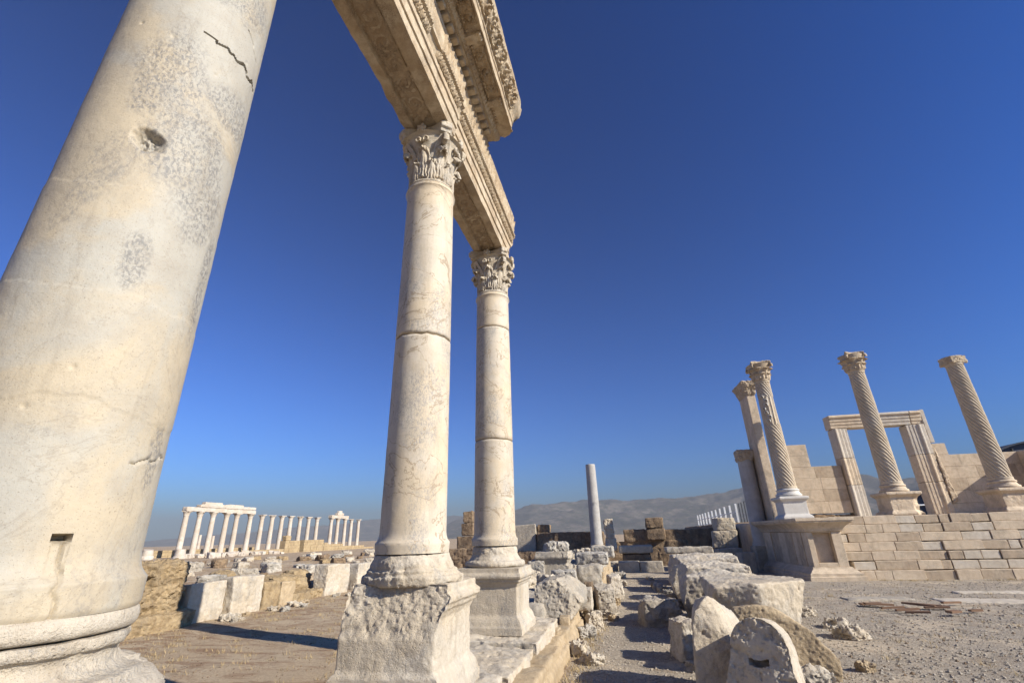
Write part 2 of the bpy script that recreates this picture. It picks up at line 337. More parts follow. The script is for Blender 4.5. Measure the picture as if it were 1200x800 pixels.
# ------------------------------------------------------------------ ground, hills
def ground_z(P):
    """terrain height: flat site, a low dirt terrace behind the orthostats on the left"""
    x, y = P[:, 0], P[:, 1]
    def ss(t, a, b): u = np.clip((t - a) / (b - a), 0, 1); return u * u * (3 - 2 * u)
    Q = np.stack([x, y, np.zeros_like(x)], 1)
    t = ss(-x, 10.2, 11.2) * (1 - ss(-x, 22, 46)) * ss(y, 8.2, 9.6) * (1 - ss(y, 40, 60))
    r = np.hypot(x, y)
    near = 1 - ss(r, 60, 200)
    z = t * (0.50 + 0.26 * fbm(Q, 0.35, 4, 5) + 0.10 * np.abs(fbm(Q * (1, .5, 1), 1.1, 4, 6)) ) + near * (0.035 * fbm(Q, 0.5, 4, 2) + 0.02 * fbm(Q, 2.2, 3, 8))
    z += 0.12 * ss(-x, 3, 9) * ss(-y + 8, 0, 6) * 0
    z += ss(r, 700, 2200) * -6
    return z
def make_ground():
    nr, na = 330, 420
    rad = np.concatenate([np.linspace(0.4, 26, 200), np.geomspace(26.3, 7300, nr - 200)])
    v = [(0, 0, 0)]; f = []
    ang = np.linspace(0, 2 * np.pi, na, endpoint=False)
    X = rad[:, None] * np.sin(ang)[None]; Y = rad[:, None] * np.cos(ang)[None]
    P = np.stack([X.ravel(), Y.ravel(), np.zeros(X.size)], 1); P = np.vstack([[0, 0, 0], P]); P[:, 2] = ground_z(P)
    for k in range(na): f.append((0, 1 + (k + 1) % na, 1 + k))
    for i in range(nr - 1):
        for k in range(na):
            k2 = (k + 1) % na; f.append((1 + i * na + k, 1 + i * na + k2, 1 + (i + 1) * na + k2, 1 + (i + 1) * na + k))
    N = NB('ground_dirt'); v = N.coord(False)
    n1 = N.noise(v, 0.28, 6, 0.6, 0.5); n2 = N.noise(v, 2.2, 7, 0.65); n3 = N.noise(v, 30, 5, 0.75); n4 = N.noise(v, 110, 3, 0.7)
    sx = N.n('ShaderNodeSeparateXYZ'); N.put(sx.inputs[0], v)
    right = N.ramp(sx.outputs['X'], -1.2, -0.8)
    gravel = N.mix(N.ramp(n2, 0.3, 0.7), (.40, .335, .25), (.48, .41, .315))
    gravel = N.mix(N.ramp(n3, 0.36, 0.60), gravel, (.25, .21, .165))
    gravel = N.mix(N.ramp(n4, 0.56, 0.66, 0, .8), gravel, (.66, .59, .49))
    gravel = N.mix(N.math('MULTIPLY', N.ramp(N.noise(v, 1.1, 6, 0.7, 1.0), 0.56, 0.66, 0, .55), N.ramp(sx.outputs['Y'], 9, 12, 1.0, 0.35)), gravel, (.235, .155, .085))
    gravel = N.mix(N.ramp(N.noise(v, 0.55, 5, 0.65, 1.2), 0.48, 0.62, 0, .7), gravel, (.54, .44, .315))
    dirt = N.mix(N.ramp(n1, 0.4, 0.6), (.44, .34, .225), (.50, .40, .275))
    streak = N.noise(N.scale(v, (0.75, 1.5, 1)), 1.3, 8, 0.75, 1.6)
    dirt = N.mix(N.ramp(streak, 0.44, 0.62, 0, .9), dirt, (.25, .15, .085))
    dirt = N.mix(N.ramp(n3, 0.42, 0.66, 0, .5), dirt, (.22, .16, .10))
    dirt = N.mix(N.ramp(n4, 0.60, 0.68, 0, .6), dirt, (.52, .45, .34))
    gravel = N.mix(N.ramp(N.noise(v, 0.9, 6, 0.7, 1.5), 0.54, 0.66, 0, .45), gravel, (.24, .175, .11))
    c = N.mix(right, dirt, gravel)
    N.bump(N.math('ADD', N.math('MULTIPLY', n3, 0.9), N.math('ADD', n2, N.math('MULTIPLY', n4, 0.45))), 0.9, 0.03)
    mat = N.done(c, 0.95)
    mb = MB(); mb.v = P.tolist(); mb.f = f
    struct(build(mb, 'ground', mat, None, 60, False))
make_ground()

def make_hills():
    N = NB('hill_scrub'); v = N.coord(False)
    a = N.noise(v, 0.0052, 8, 0.62, 0.4); b = N.noise(v, 0.022, 6, 0.65); d = N.noise(v, 0.09, 4, 0.6)
    c = N.mix(N.ramp(a, 0.40, 0.62), (.07, .065, .05), (.20, .165, .13))
    c = N.mix(N.ramp(b, 0.45, 0.62), c, (.06, .065, .04)); c = N.mix(N.ramp(d, 0.5, 0.7, 0, .6), c, (.25, .20, .145))
    N.bump(b, 0.5, 15); mat = N.done(c, 0.95)
    def ridge(name, D0, D1, prof, seed, amp):
        na, nr = 420, 70; az0, az1 = prof[0][0], prof[-1][0]
        A = np.linspace(az0, az1, na); E = np.interp(A, [p[0] for p in prof], [p[1] for p in prof])
        T = np.linspace(0, 1, nr)
        Aa, Tt = np.meshgrid(np.radians(A), T, indexing='ij')
        D = D0 + (D1 - D0) * Tt
        X = D * np.sin(Aa); Y = D * np.cos(Aa)
        Hc = np.tan(np.radians(E))[:, None] * (D0 + (D1 - D0) * 0.62)
        shape = np.where(Tt < 0.62, (Tt / 0.62) ** 1.35, 1 - ((Tt - 0.62) / 0.38) ** 1.5)
        Q = np.stack([X.ravel(), Y.ravel(), np.zeros(X.size)], 1)
        rn = (1 - 2 * np.abs(fbm(Q, 0.0020, 6, seed))).reshape(X.shape); n2 = fbm(Q, 0.0064, 5, seed + 2).reshape(X.shape)
        Z = Hc * shape * (1 + amp * (rn - .55) * (1 - shape * 0.75) + 0.10 * n2) - 8
        P = np.stack([X.ravel(), Y.ravel(), Z.ravel()], 1)
        mb = MB(); mb.v = P.tolist(); mb.f = [(i * nr + j, (i + 1) * nr + j, (i + 1) * nr + j + 1, i * nr + j + 1) for i in range(na - 1) for j in range(nr - 1)]
        o = struct(build(mb, name, mat, None, 60, True)); return o
    ridge('hills', 2300, 4500, [(-24, 0.3), (-20, 1.8), (-17, 2.5), (-11.4, 3.3), (-7.5, 3.5), (-1.7, 3.5), (2, 3.35), (5.7, 3.4), (10, 3.75), (12, 4.0), (22, 4.5), (33, 4.3), (45, 4.2), (60, 3.5)], 3, 0.8)
    ridge('hills', 4600, 6600, [(-75, 0.2), (-60, 0.2), (-52, .25), (-47, .6), (-40, 1.15), (-32, 1.75), (-28.6, 2.05), (-24, 2.3), (-18, 2.3), (-10, 1.5), (0, 1)], 9, 0.7)
make_hills()

# air: an even box of pale haze over the whole plain
def make_haze():
    mb = MB().box(-7500, 7500, -7400, 7400, -16, 400)
    m = bpy.data.materials.new('haze_air'); m.use_nodes = True; t = m.node_tree; t.nodes.clear()
    o = t.nodes.new('ShaderNodeOutputMaterial'); pv = t.nodes.new('ShaderNodeVolumePrincipled')
    pv.inputs['Color'].default_value = (.315, .335, .375, 1); pv.inputs['Density'].default_value = HAZE; pv.inputs['Anisotropy'].default_value = -0.15
    t.links.new(pv.outputs[0], o.inputs['Volume'])
    struct(build(mb, 'haze', m, None, None), 'stuff')
HAZE = 2.8e-4
make_haze()
# ------------------------------------------------------------------ the near colonnade
def seg_dist(S2, poly):
    """distance of 2-D points to a polyline"""
    d = np.full(len(S2), 9.0)
    for a, b in zip(poly[:-1], poly[1:]):
        a = np.array(a); b = np.array(b); ab = b - a
        t = np.clip(((S2 - a) @ ab) / (ab @ ab + 1e-12), 0, 1); d = np.minimum(d, np.linalg.norm(S2 - a - t[:, None] * ab, axis=1))
    return d
def jag(p, q, n, amp, seed):
    rg = random.Random(seed); o = []
    for i in range(n + 1):
        t = i / n; k = 0 if i in (0, n) else 1
        o.append((p[0] + (q[0] - p[0]) * t + k * rg.uniform(-amp, amp), p[1] + (q[1] - p[1]) * t + k * rg.uniform(-amp, amp)))
    return o
def dense(prof, step):
    o = [prof[0]]
    for a, b in zip(prof[:-1], prof[1:]):
        n = max(1, int(math.hypot(b[0] - a[0], b[1] - a[1]) / step))
        o += [(a[0] + (b[0] - a[0]) * i / n, a[1] + (b[1] - a[1]) * i / n) for i in range(1, n + 1)]
    return o
def shaft_mesh(prof, n, step, fn=None, amp=0.003, seed=1, stain=None):
    mb = MB().lathe(dense(prof, step), n); me = mb.mesh('shaft'); P = getv(me)
    r = np.hypot(P[:, 0], P[:, 1]) + 1e-9; th = np.degrees(np.arctan2(P[:, 1], P[:, 0])); rad = P[:, :2] / r[:, None]
    S2 = np.stack([th * 0.30 * math.pi / 180, P[:, 2]], 1)         # unrolled metres, height
    d = amp * fbm(P, 3, 4, seed) + amp * 0.35 * fbm(P, 16, 3, seed + 1)
    if fn is not None: d = d + fn(S2, P)
    keep = r > 0.02
    P[keep, :2] += rad[keep] * d[keep, None]; setv(me, P)
    at = me.attributes.new('stain', 'FLOAT', 'POINT')
    at.data.foreach_set('value', (stain(S2, P) if stain is not None else np.zeros(len(P))).astype(np.float32))
    return me
def torus_prof(r, z0, z1, bulge, n=8):
    zc = (z0 + z1) / 2; h = (z1 - z0) / 2
    return [(r + bulge * math.cos(t), zc + h * math.sin(t)) for t in [-math.pi / 2 + math.pi * i / n for i in range(n + 1)]]

# --- acanthus capital (height .82, bell radius .27 -> .40)
def grid_solid(F, t):
    """closed leaf from a front grid of points F[i][j], thickness t vector field towards the axis"""
    a, b = len(F), len(F[0]); mb = MB(); v = [p for row in F for p in row]
    w_ = []
    for row in F:
        for p in row:
            q = Vector(p); k = Vector((q.x, q.y, 0)).normalized() * t; w_.append((q.x - k.x, q.y - k.y, q.z - t * 0.2))
    n = a * b; f = []
    for i in range(a - 1):
        for j in range(b - 1):
            q = (i * b + j, i * b + j + 1, (i + 1) * b + j + 1, (i + 1) * b + j); f.append(q); f.append(tuple(x + n for x in q[::-1]))
    rim = [i * b for i in range(a)] + [(a - 1) * b + j for j in range(1, b)] + [i * b + b - 1 for i in range(a - 2, -1, -1)] + [j for j in range(b - 2, 0, -1)]
    for i, p in enumerate(rim): q = rim[(i + 1) % len(rim)]; f.append((p, q, q + n, p + n))
    return mb.add(v + w_, f)
def bell_r(z): return 0.262 + 0.02 * z + 0.10 * max(0, (z - 0.25) / 0.45) ** 2.2
def leaf(th, z0, h, wdt, curl, seed, broken=0.0):
    na, nb = 21, 22; F = []; rg = random.Random(seed)
    for i in range(na):
        v = i / (na - 1); row = []
        for j in range(nb):
            u = -1 + 2 * j / (nb - 1)
            lob = 1 + 0.22 * math.cos(v * 2 * math.pi * 3.2) * (1 - v)
            ww = wdt * (0.72 + 0.35 * math.sin(v * 2.6)) * lob * (1 - max(0, v - 0.78) * 2.2)
            zz = z0 + h * min(v, 0.86) / 0.86
            k = max(0, (v - 0.62) / 0.38) * (1 - broken)
            rr = bell_r(zz) + 0.022 + 0.018 * v + curl * k ** 1.6
            if v > 0.86: zz -= (v - 0.86) / 0.14 * h * 0.16 * (1 - broken)
            zz -= abs(u) ** 1.6 * 0.03 * (0.4 + k)
            rib = 0.016 * math.exp(-(u / 0.13) ** 2) + 0.013 * math.cos(abs(u) * 3.4 * math.pi + v * 7.0) * min(1, abs(u) * 3) - 0.022 * u * u
            rr += rib; a = th + u * ww / rr
            row.append((rr * math.cos(a), rr * math.sin(a), zz))
        F.append(row)
    return grid_solid(F, 0.03)
def spiral_tube(c, n, t, r0, turns, rt, seed=0):
    """volute: a tube coiling in the plane spanned by n (out) and z, axis t"""
    mb = MB(); k = 34; ring = 7; n = Vector(n); t = Vector(t); Z = Vector((0, 0, 1)); v = []; f = []
    for i in range(k):
        s = i / (k - 1); a = -0.6 + s * turns * 2 * math.pi; r = r0 * (1 - s * 0.85)
        ctr = Vector(c) + n * (r * math.cos(a)) + Z * (r * math.sin(a)); rd = (n * math.cos(a) + Z * math.sin(a)); q = rt * (1 - 0.4 * s)
        for j in range(ring):
            b = 2 * math.pi * j / ring; v.append(tuple(ctr + rd * q * math.cos(b) + t * 1.6 * q * math.sin(b)))
    for i in range(k - 1):
        for j in range(ring): j2 = (j + 1) % ring; f.append((i * ring + j, i * ring + j2, (i + 1) * ring + j2, (i + 1) * ring + j))
    f.append(tuple(range(ring))[::-1]); f.append(tuple(range((k - 1) * ring, k * ring)))
    return mb.add(v, f)
def wear(me, amp, freq, seed):
    P = getv(me); d = np.stack([fbm(P, freq, 3, seed + i) for i in range(3)], 1); setv(me, P + amp * d); return me
def make_capital(parent, z, seed, broken, name='capital'):
    """capital part with its leaves, volutes and abacus as sub-parts"""
    rg = random.Random(seed); mat = M['marble']
    prof = [(0.255, -0.002), (0.300, 0.0), (0.312, 0.02), (0.300, 0.045), (0.272, 0.05), (0.266, 0.07)] + [(bell_r(q), q) for q in np.linspace(0.09, 0.70, 22)] + [(0.42, 0.712), (0.40, 0.72)]
    cap = link(name, wear(MB().lathe(prof, 64).mesh('bell'), 0.012, 7, seed), mat, parent, 50); cap.location = (0, 0, z); cap.scale = (.92, .92, 1)
    for k in range(8):
        br = broken if rg.random() < broken else 0.15 * rg.random()
        a = k * math.pi / 4 + math.pi / 8
        link('acanthus_leaf', wear(leaf(a, 0.055, 0.27, 0.105, 0.075, seed + k, br).mesh('leaf'), 0.014, 11, seed + k), mat, cap, 55)
        br = broken if rg.random() < broken else 0.2 * rg.random()
        link('acanthus_leaf', wear(leaf(k * math.pi / 4, 0.10, 0.42, 0.10, 0.095, seed + 20 + k, br).mesh('leaf'), 0.016, 11, seed + 30 + k), mat, cap, 55)
    for k in range(4):
        a = math.pi / 4 + k * math.pi / 2; n = Vector((math.cos(a), math.sin(a), 0)); t = Vector((-n.y, n.x, 0))
        lost = rg.random() < broken * 0.8
        mb = MB()
        if not lost:
            mb.v = spiral_tube(tuple(n * 0.41 + Vector((0, 0, 0.60))), n, t, 0.075, 1.5, 0.028).v; mb.f = spiral_tube((0, 0, 0), n, t, 0.075, 1.5, 0.028).f
        for s in (-1, 1):                                         # the calyx stalk rising to the volute
            F = []
            for i in range(9):
                q = i / 8; aa = a + s * (0.42 - 0.36 * q); rr = bell_r(0.38 + .28 * q) + 0.03 + (0.05 * q * q if not lost else 0.01)
                F.append([(rr * math.cos(aa + w2 * 0.09), rr * math.sin(aa + w2 * 0.09), 0.36 + 0.29 * q + 0.012 * (1 - w2 * w2)) for w2 in (-1, -.4, .4, 1)])
            g = grid_solid(F, 0.03); mb.add(g.v, g.f)
        link('volute', wear(mb.mesh('volute'), 0.012, 9, seed + 60 + k), mat, cap, 55)
        af = k * math.pi / 2; nf = Vector((math.cos(af), math.sin(af), 0)); tf = Vector((-nf.y, nf.x, 0))
        mb = MB()
        for s in (-1, 1):
            g = spiral_tube(tuple(nf * 0.37 + tf * s * 0.06 + Vector((0, 0, 0.60))), tf * -s, nf, 0.045, 1.3, 0.017); mb.add(g.v, g.f)
        mb.ball(tuple(nf * 0.40 + Vector((0, 0, 0.755))), 0.05, 10, 8, (1, 1, 1.1))
        for j in range(5):
            b = j * 2 * math.pi / 5; mb.ball(tuple(nf * 0.415 + tf * 0.045 * math.cos(b) + Vector((0, 0, 0.755 + 0.045 * math.sin(b)))), 0.026, 8, 6)
        link('fleuron', wear(mb.mesh('fleuron'), 0.012, 9, seed + 80 + k), mat, cap, 55)
    # abacus: concave sides, chipped corners
    poly = []
    for k in range(4):
        a0 = math.pi / 4 + k * math.pi / 2
        c0 = Vector((math.cos(a0), math.sin(a0))) * 0.56; c1 = Vector((math.cos(a0 + math.pi / 2), math.sin(a0 + math.pi / 2))) * 0.56
        e = (c1 - c0).normalized(); nrm_ = (c0 + c1).normalized()
        cut = rg.uniform(0.05, 0.05 + 0.13 * broken)
        for q in np.linspace(0, 1, 12):
            p = c0 + e * (cut + ((c1 - c0).length - 2 * cut) * q) - nrm_ * 0.085 * math.sin(math.pi * q); poly.append((p.x, p.y))
    mb = MB().prism([(x * .93, y * .93) for x, y in poly], 'z', 0.705, 0.76).prism(poly, 'z', 0.758, 0.85)
    ab = solid(mb, 'abacus', mat, cap, 0.012, 50, rough=0.02, seed=seed, freq=5, wear=6)
    return cap

SH_T = 5.55
def make_column(name, c, label, base_z, seed, broken, ped, prof_base, shaft_fn=None, stain=None, seg=(160, 0.02), smat='shaft', joint=None, jz=None):
    root = empty(name, (c[0], c[1], 0), label, 'column', 'columns of the near colonnade')
    b = base_z
    r0, r1 = 0.305, 0.281
    lo = [(r0 + .030, b), (r0 + .036, b + .012), (r0 + .036, b + .088), (r0 + .028, b + .096), (r0 + .014, b + .115), (r0 + .006, b + .14), (r0 + 0.002, b + .17)]
    hi = [(r1, SH_T - .10), (r1 + .01, SH_T - .06), (r1 + .022, SH_T - .045), (r1 + .024, SH_T - .01), (r1 + .01, SH_T)]
    mid = [(r0 - (r0 - r1) * (t ** 1.3), b + .17 + (SH_T - .10 - b - .17) * t) for t in np.linspace(0.08, 0.95, 10)]
    if joint is None:
        link('shaft', shaft_mesh(lo + mid + hi, seg[0], seg[1], shaft_fn, 0.0035, seed, stain), M[smat], root, 50)
    else:                                                            # two drums meeting at an uneven break
        for k, z in enumerate(joint):
            zs = [b] + list(joint) + [SH_T]
        full = lo + mid + hi
        zs = [b] + list(joint) + [SH_T]
        def rad(z):
            for (ra, za), (rb, zb) in zip(full[:-1], full[1:]):
                if za <= z <= zb + 1e-9: return ra + (rb - ra) * (z - za) / max(1e-6, zb - za)
            return full[-1][0]
        for k in range(len(zs) - 1):
            za, zb = zs[k], zs[k + 1]; ga = (.004 + .005 * jz) if k else 0; gb = (.004 + .005 * jz) if k < len(zs) - 2 else 0
            pr = [(rad(za) - (0.012 if k else 0), za + ga)] + ([(rad(za), za + ga + 0.012)] if k else []) + [p for p in full if za + .03 < p[1] < zb - .03] + ([(rad(zb), zb - gb - .012), (rad(zb) - 0.012, zb - gb)] if gb else [full[-1]])
            if not k: pr = [full[0]] + pr[1:] if pr[0] == full[0] else [full[0]] + pr
            me = shaft_mesh(pr, seg[0], seg[1], shaft_fn, 0.0035, seed, stain)
            P = getv(me); th = np.arctan2(P[:, 1], P[:, 0]); T = np.stack([np.cos(th), np.sin(th), np.zeros_like(th)], 1) * 1.0
            if k: wv = np.exp(-(P[:, 2] - za) / 0.12); P[:, 2] += wv * jz * (0.040 * fbm(T, 1.6, 4, seed + k) + 0.01 * fbm(T, 9, 3, seed + k))
            if gb: wv = np.exp(-(zb - P[:, 2]) / 0.12); P[:, 2] += wv * jz * (0.040 * fbm(T, 1.6, 4, seed + k + 1) + 0.01 * fbm(T, 9, 3, seed + k + 1))
            setv(me, P); link('shaft_drum', me, M[smat], root, 50)
    prof_base(root); ped(root)
    make_capital(root, SH_T, seed + 100, broken)
    return root

# --- column 1: big weathered shaft close to the camera
crackA = jag((-0.165, 3.80), (-0.11, 3.80), 2, .004, 1) + jag((-0.11, 3.80), (0.19, 3.80), 14, 0.02, 2)
crackB = jag((0.02, 1.86), (0.20, 1.90), 8, 0.012, 4)
crackC = jag((-0.09, 1.40), (-0.10, 1.62), 8, 0.008, 5)
crackD = jag((0.14, 3.95), (0.02, 4.04), 6, .02, 6)
def c1_fn(S2, P):
    d = -0.055 * np.clip(2 - 2 * seg_dist(S2, crackA) / (0.006 + 0.004 * np.clip(S2[:, 0] / .19, -1, 1) + 0.003 * fbm(P, 9, 2, 4)), 0, 1)
    d -= 0.010 * np.clip(1 - seg_dist(S2, crackB) / 0.006, 0, 1) + 0.012 * np.clip(1 - seg_dist(S2, crackC) / 0.007, 0, 1) + 0.01 * np.clip(1 - seg_dist(S2, crackD) / 0.006, 0, 1)
    g = np.clip(1 - np.hypot((S2[:, 0] + 0.225) / 0.066, (S2[:, 1] - 3.10) / 0.056) + 0.35 * fbm(P, 14, 3, 3), 0, 1)
    d -= 0.055 * np.minimum(1, g * 1.7) * (0.65 + 0.9 * np.abs(fbm(P, 22, 3, 6)))
    # slot cut for a clamp: deep pocket above a shallow chase
    x, z = S2[:, 0], S2[:, 1]
    inx = (x > -0.128) & (x < -0.082)
    d -= 0.055 * (inx & (z > 1.618) & (z < 1.638)); d -= 0.005 * ((x > -0.124) & (x < -0.086) & (z <= 1.615) & (z > 1.525))
    st = c1_stain(S2, P)
    d -= 0.004 * st * np.abs(fbm(P, 40, 3, 8)) * 2
    seam = np.abs(z - (2.86 + 0.06 * fbm(P, 4, 3, 2))) ; d -= 0.002 * (z > 2.86 + 0.06 * fbm(P, 4, 3, 2))
    d += 0.002 * (z > 2.02 + 0.09 * fbm(P, 4, 3, 12)) * (z < 2.42 + .05 * fbm(P, 4, 3, 13))
    for k in range(16):
        rg = random.Random(k); cx, cz = rg.uniform(-.5, .4), rg.uniform(1.7, 4.6); q = np.hypot(x - cx, z - cz); d -= 0.006 * np.clip(1 - q / 0.012, 0, 1)
    return d
def c1_stain(S2, P):
    x, z = S2[:, 0], S2[:, 1]; n = fbm(P, 4.5, 6, 21, .65) * 0.75
    def blob(cx, cz, rx, rz): return np.clip((1 - np.hypot((x - cx) / rx, (z - cz) / rz) + n) * 2.6, 0, 1)
    s = np.maximum.reduce([blob(-.22, 3.48, .16, .36), blob(-.10, 3.15, .20, .28), blob(0.02, 2.95, .13, .26), blob(-.15, 2.55, .055, .13), blob(.12, 1.88, .05, .15), blob(.15, 2.6, .05, .3), blob(0.05, 3.5, .2, .14), blob(-.1, 4.2, .3, .2)])
    return np.clip(s, 0, .9)
def base1(root):
    q = 1.357
    mb = MB().lathe(dense([(0.20, q + .058)] + torus_prof(.326, q, q + .060, .020)[::-1] + [(0.20, q)], .01)[::-1], 200)
    me = mb.mesh('b'); P = getv(me); setv(me, P + 0.006 * np.stack([fbm(P, 6, 4, i) for i in range(3)], 1)); link('torus', me, M['marble'], root, 60)
    pr = [(.20, 1.03), (.30, 1.03), (.30, 1.106), (.40, 1.108)] + torus_prof(.415, 1.11, 1.222, .05, 10) + [(.405, 1.226), (.402, 1.243), (.392, 1.246)] + [(.39 - .065 * math.sin(t), 1.246 + .050 * (1 - math.cos(t))) for t in np.linspace(0.15, 1.9, 9)] + [(.336, 1.318), (.346, 1.322), (.350, 1.335), (.346, 1.352), (.2, 1.354)]
    me = MB().lathe(dense(pr, .012), 220).mesh('b'); P = getv(me)
    th = np.arctan2(P[:, 1], P[:, 0]); m = np.clip(np.exp(-((th - .95) / .35) ** 2) * 1.2 + fbm(P, 4, 3, 5) * .5, 0, 1)[:, None]
    D = np.stack([fbm(P, 9, 4, i + 40) for i in range(3)], 1)
    P = P + (0.006 + 0.035 * m) * D; P[:, :2] *= (1 - 0.05 * m * (P[:, 2:3] > 1.18)); setv(me, P)
    link('base', me, M['marble'], root, 60)
def ped1(root):
    pr = [(.47, .43), (.47, .50), (.42, .56), (.40, .58), (.40, .92), (.44, .97), (.46, 1.0), (.46, 1.03), (.45, 1.04), (.45, 1.105)]
    solid(MB().square_lathe(pr), 'pedestal', M['marble'], root, .02, rough=.03, seed=4)
make_column('marble_column', (-1.93, 1.26), 'huge close marble column with a diagonal crack and grey speckled patches at the left edge', 1.415, 11, .3, ped1, base1, c1_fn, c1_stain, (460, .006), 'shaft1')

# --- column 2: on a badly broken pedestal
def base2(root):
    pr = [(.25, 1.23), (.455, 1.23), (.472, 1.25), (.472, 1.285), (.455, 1.305), (.42, 1.31), (.415, 1.345), (.385, 1.352), (.378, 1.385), (.352, 1.415), (.336, 1.445), (.33, 1.472), (.25, 1.478)]
    def fn(P, N):
        th = np.degrees(np.arctan2(P[:, 1], P[:, 0])); m = np.clip(np.exp(-((th + 100) / 60) ** 2) + .3 * fbm(P, 5, 3, 8), 0, 1)
        k = 1 - 0.20 * m * np.clip((1.42 - P[:, 2]) / .15, 0, 1); P[:, :2] *= k[:, None]; return P
    solid(MB().lathe(dense(pr, .03), 96), 'base', M['marble'], root, .011, 50, rough=.035, seed=21, freq=4, wear=6, fn=fn)
PED = [(.50, .41), (.50, .50), (.485, .52), (.475, .56), (.455, .60), (.435, .62), (.425, .64), (.425, .97), (.44, .99), (.445, 1.01), (.475, 1.03), (.48, 1.06), (.505, 1.075), (.51, 1.11), (.49, 1.13), (.47, 1.14), (.47, 1.20)]
def ped2(root):
    def fn(P, N):
        x, y, z = P[:, 0], P[:, 1], P[:, 2]
        n = fbm(P, 3.2, 4, 31); n2 = fbm(P * (1, 1, .7), 8, 6, 33, .68) - .25 * np.abs(fbm(P, 26, 3, 37))
        # front face: mouldings hacked away, a flat worn face left below
        lim = -0.45 + 0.12 * np.clip((z - 0.86) / .38, 0, 1) + 0.02 * n
        right = 0.0                       # right corner keeps its mouldings
        cut = np.maximum(0, lim - y) * (1 - right); P[:, 1] += cut
        rough = np.clip((z - 0.86 - .05 * n) / .06, 0, 1) * np.clip((-y - .2) / .1, 0, 1) * (1 - right)
        P[:, 1] += rough * (0.03 + 0.050 * n2)
        # left side torn back in a slant
        lft = -0.52 + 0.15 * np.clip((z - 0.45) / .8, 0, 1) + 0.06 * fbm(P, 2.3, 4, 35) + .02 * n2
        P[:, 0] += np.maximum(0, lft - x)
        # chipped edge along the right front arris
        e = np.exp(-((x - .42) / .05) ** 2 - ((y + .42) / .06) ** 2) * np.clip(.6 - np.abs(z - .72) * 2, 0, 1) * 1.3
        P[:, 0] -= e * (.03 + .03 * n2); P[:, 1] += e * (.03 + .03 * n2)
        return P
    solid(MB().square_lathe([(r, z * (1.245 - .41) / (1.2 - .41) + .41 - .41 * (1.245 - .41) / (1.2 - .41)) for r, z in PED]), 'pedestal', M['marble'], root, .0115, 50, rough=.02, seed=22, freq=3, wear=4, fn=fn)
make_column('marble_column', (-2.0, 4.40), 'middle cream column with a jagged joint on a pedestal whose front mouldings are hacked away', 1.478, 12, .55, ped2, base2, None, None, (128, .02), 'shaft', (3.57,), 1.0)

# --- column 3: crisp pedestal
def base3(root):
    pr = [(.25, 1.198)] + torus_prof(.39, 1.20, 1.285, .045, 8) + [(.375, 1.29), (.37, 1.305), (.345, 1.34), (.335, 1.375), (.34, 1.40), (.33, 1.44), (.315, 1.47), (.25, 1.478)]
    def fn(P, N):
        m = np.clip((P[:, 2] - 1.32) / .05, 0, 1) * np.clip(.5 + fbm(P, 4, 3, 8), 0, 1); P[:, :2] *= (1 - .10 * m * np.abs(fbm(P, 12, 3, 9)) * 2)[:, None]; return P
    solid(MB().lathe(dense(pr, .03), 96), 'base', M['marble'], root, .012, 50, rough=.02, seed=23, freq=4, wear=3, fn=fn)
def ped3(root):
    def fn(P, N):
        n = fbm(P, 8, 3, 3); e = np.exp(-((P[:, 0] - .40) / .09) ** 2 - ((P[:, 1] + .46) / .05) ** 2) * (P[:, 2] > 1.10) * .02; P[:, 1] += e; return P
    solid(MB().square_lathe([(r * .95, z) for r, z in PED]), 'pedestal', M['marble'], root, .0095, 42, rough=.007, seed=24, freq=3, wear=1, fn=fn)
make_column('marble_column', (-2.0, 7.27), 'slimmer looking third column on a crisp moulded pedestal farthest along the entablature', 1.478, 13, .3, ped3, base3, None, None, (112, .025), 'shaft', (2.99, 4.90), .35)

# ------------------------------------------------------------------ entablature
ZC = 1.6
def sweep(prof, y0, y1, step, seed, amp=0.008, ends=(0.03, 0.03), left_worn=0.0):
    """closed section prof (x, z) swept along y with worn surface and broken ends"""
    pr = dense(prof + [prof[0]], 0.028)[:-1]; n = len(pr); ny = int((y1 - y0) / step); v = []; f = []
    for j in range(ny + 1):
        y = y0 + (y1 - y0) * j / ny; v += [(p[0], y, p[1]) for p in pr]
    for j in range(ny):
        for i in range(n): i2 = (i + 1) % n; f.append((j * n + i, j * n + i2, (j + 1) * n + i2, (j + 1) * n + i))
    f.append(tuple(range(n))[::-1]); f.append(tuple(range(ny * n, (ny + 1) * n)))
    P = np.array(v); yy = P[:, 1].copy()
    d = np.stack([fbm(P, 2.6, 4, seed + i) for i in range(3)], 1) * amp + np.stack([fbm(P, 13, 3, seed + 5 + i) for i in range(3)], 1) * amp * .5
    for y, e, s in ((y0, ends[0], 1), (y1, ends[1], -1)):
        wv = np.exp(-np.abs(yy - y) / .10); d[:, 1] += s * wv * e * (0.5 + 1.6 * fbm(P * (1, 0, 1), 3.5, 4, seed + 9))
        d[:, 0] += wv * e * 0.5 * fbm(P, 5, 3, seed + 10); d[:, 2] += wv * e * .5 * fbm(P, 5, 3, seed + 11)
    if left_worn:
        wv = np.clip((-2.10 - P[:, 0]) / .18, 0, 1); d[:, 0] += wv * left_worn * (0.3 + fbm(P, 1.6, 4, seed + 14)); d[:, 2] += wv * (P[:, 2] < ZC + 5) * left_worn * np.abs(fbm(P, 2.1, 4, seed + 15)) * 1.5
    mb = MB(); mb.v = (P + d).tolist(); mb.f = f; return mb
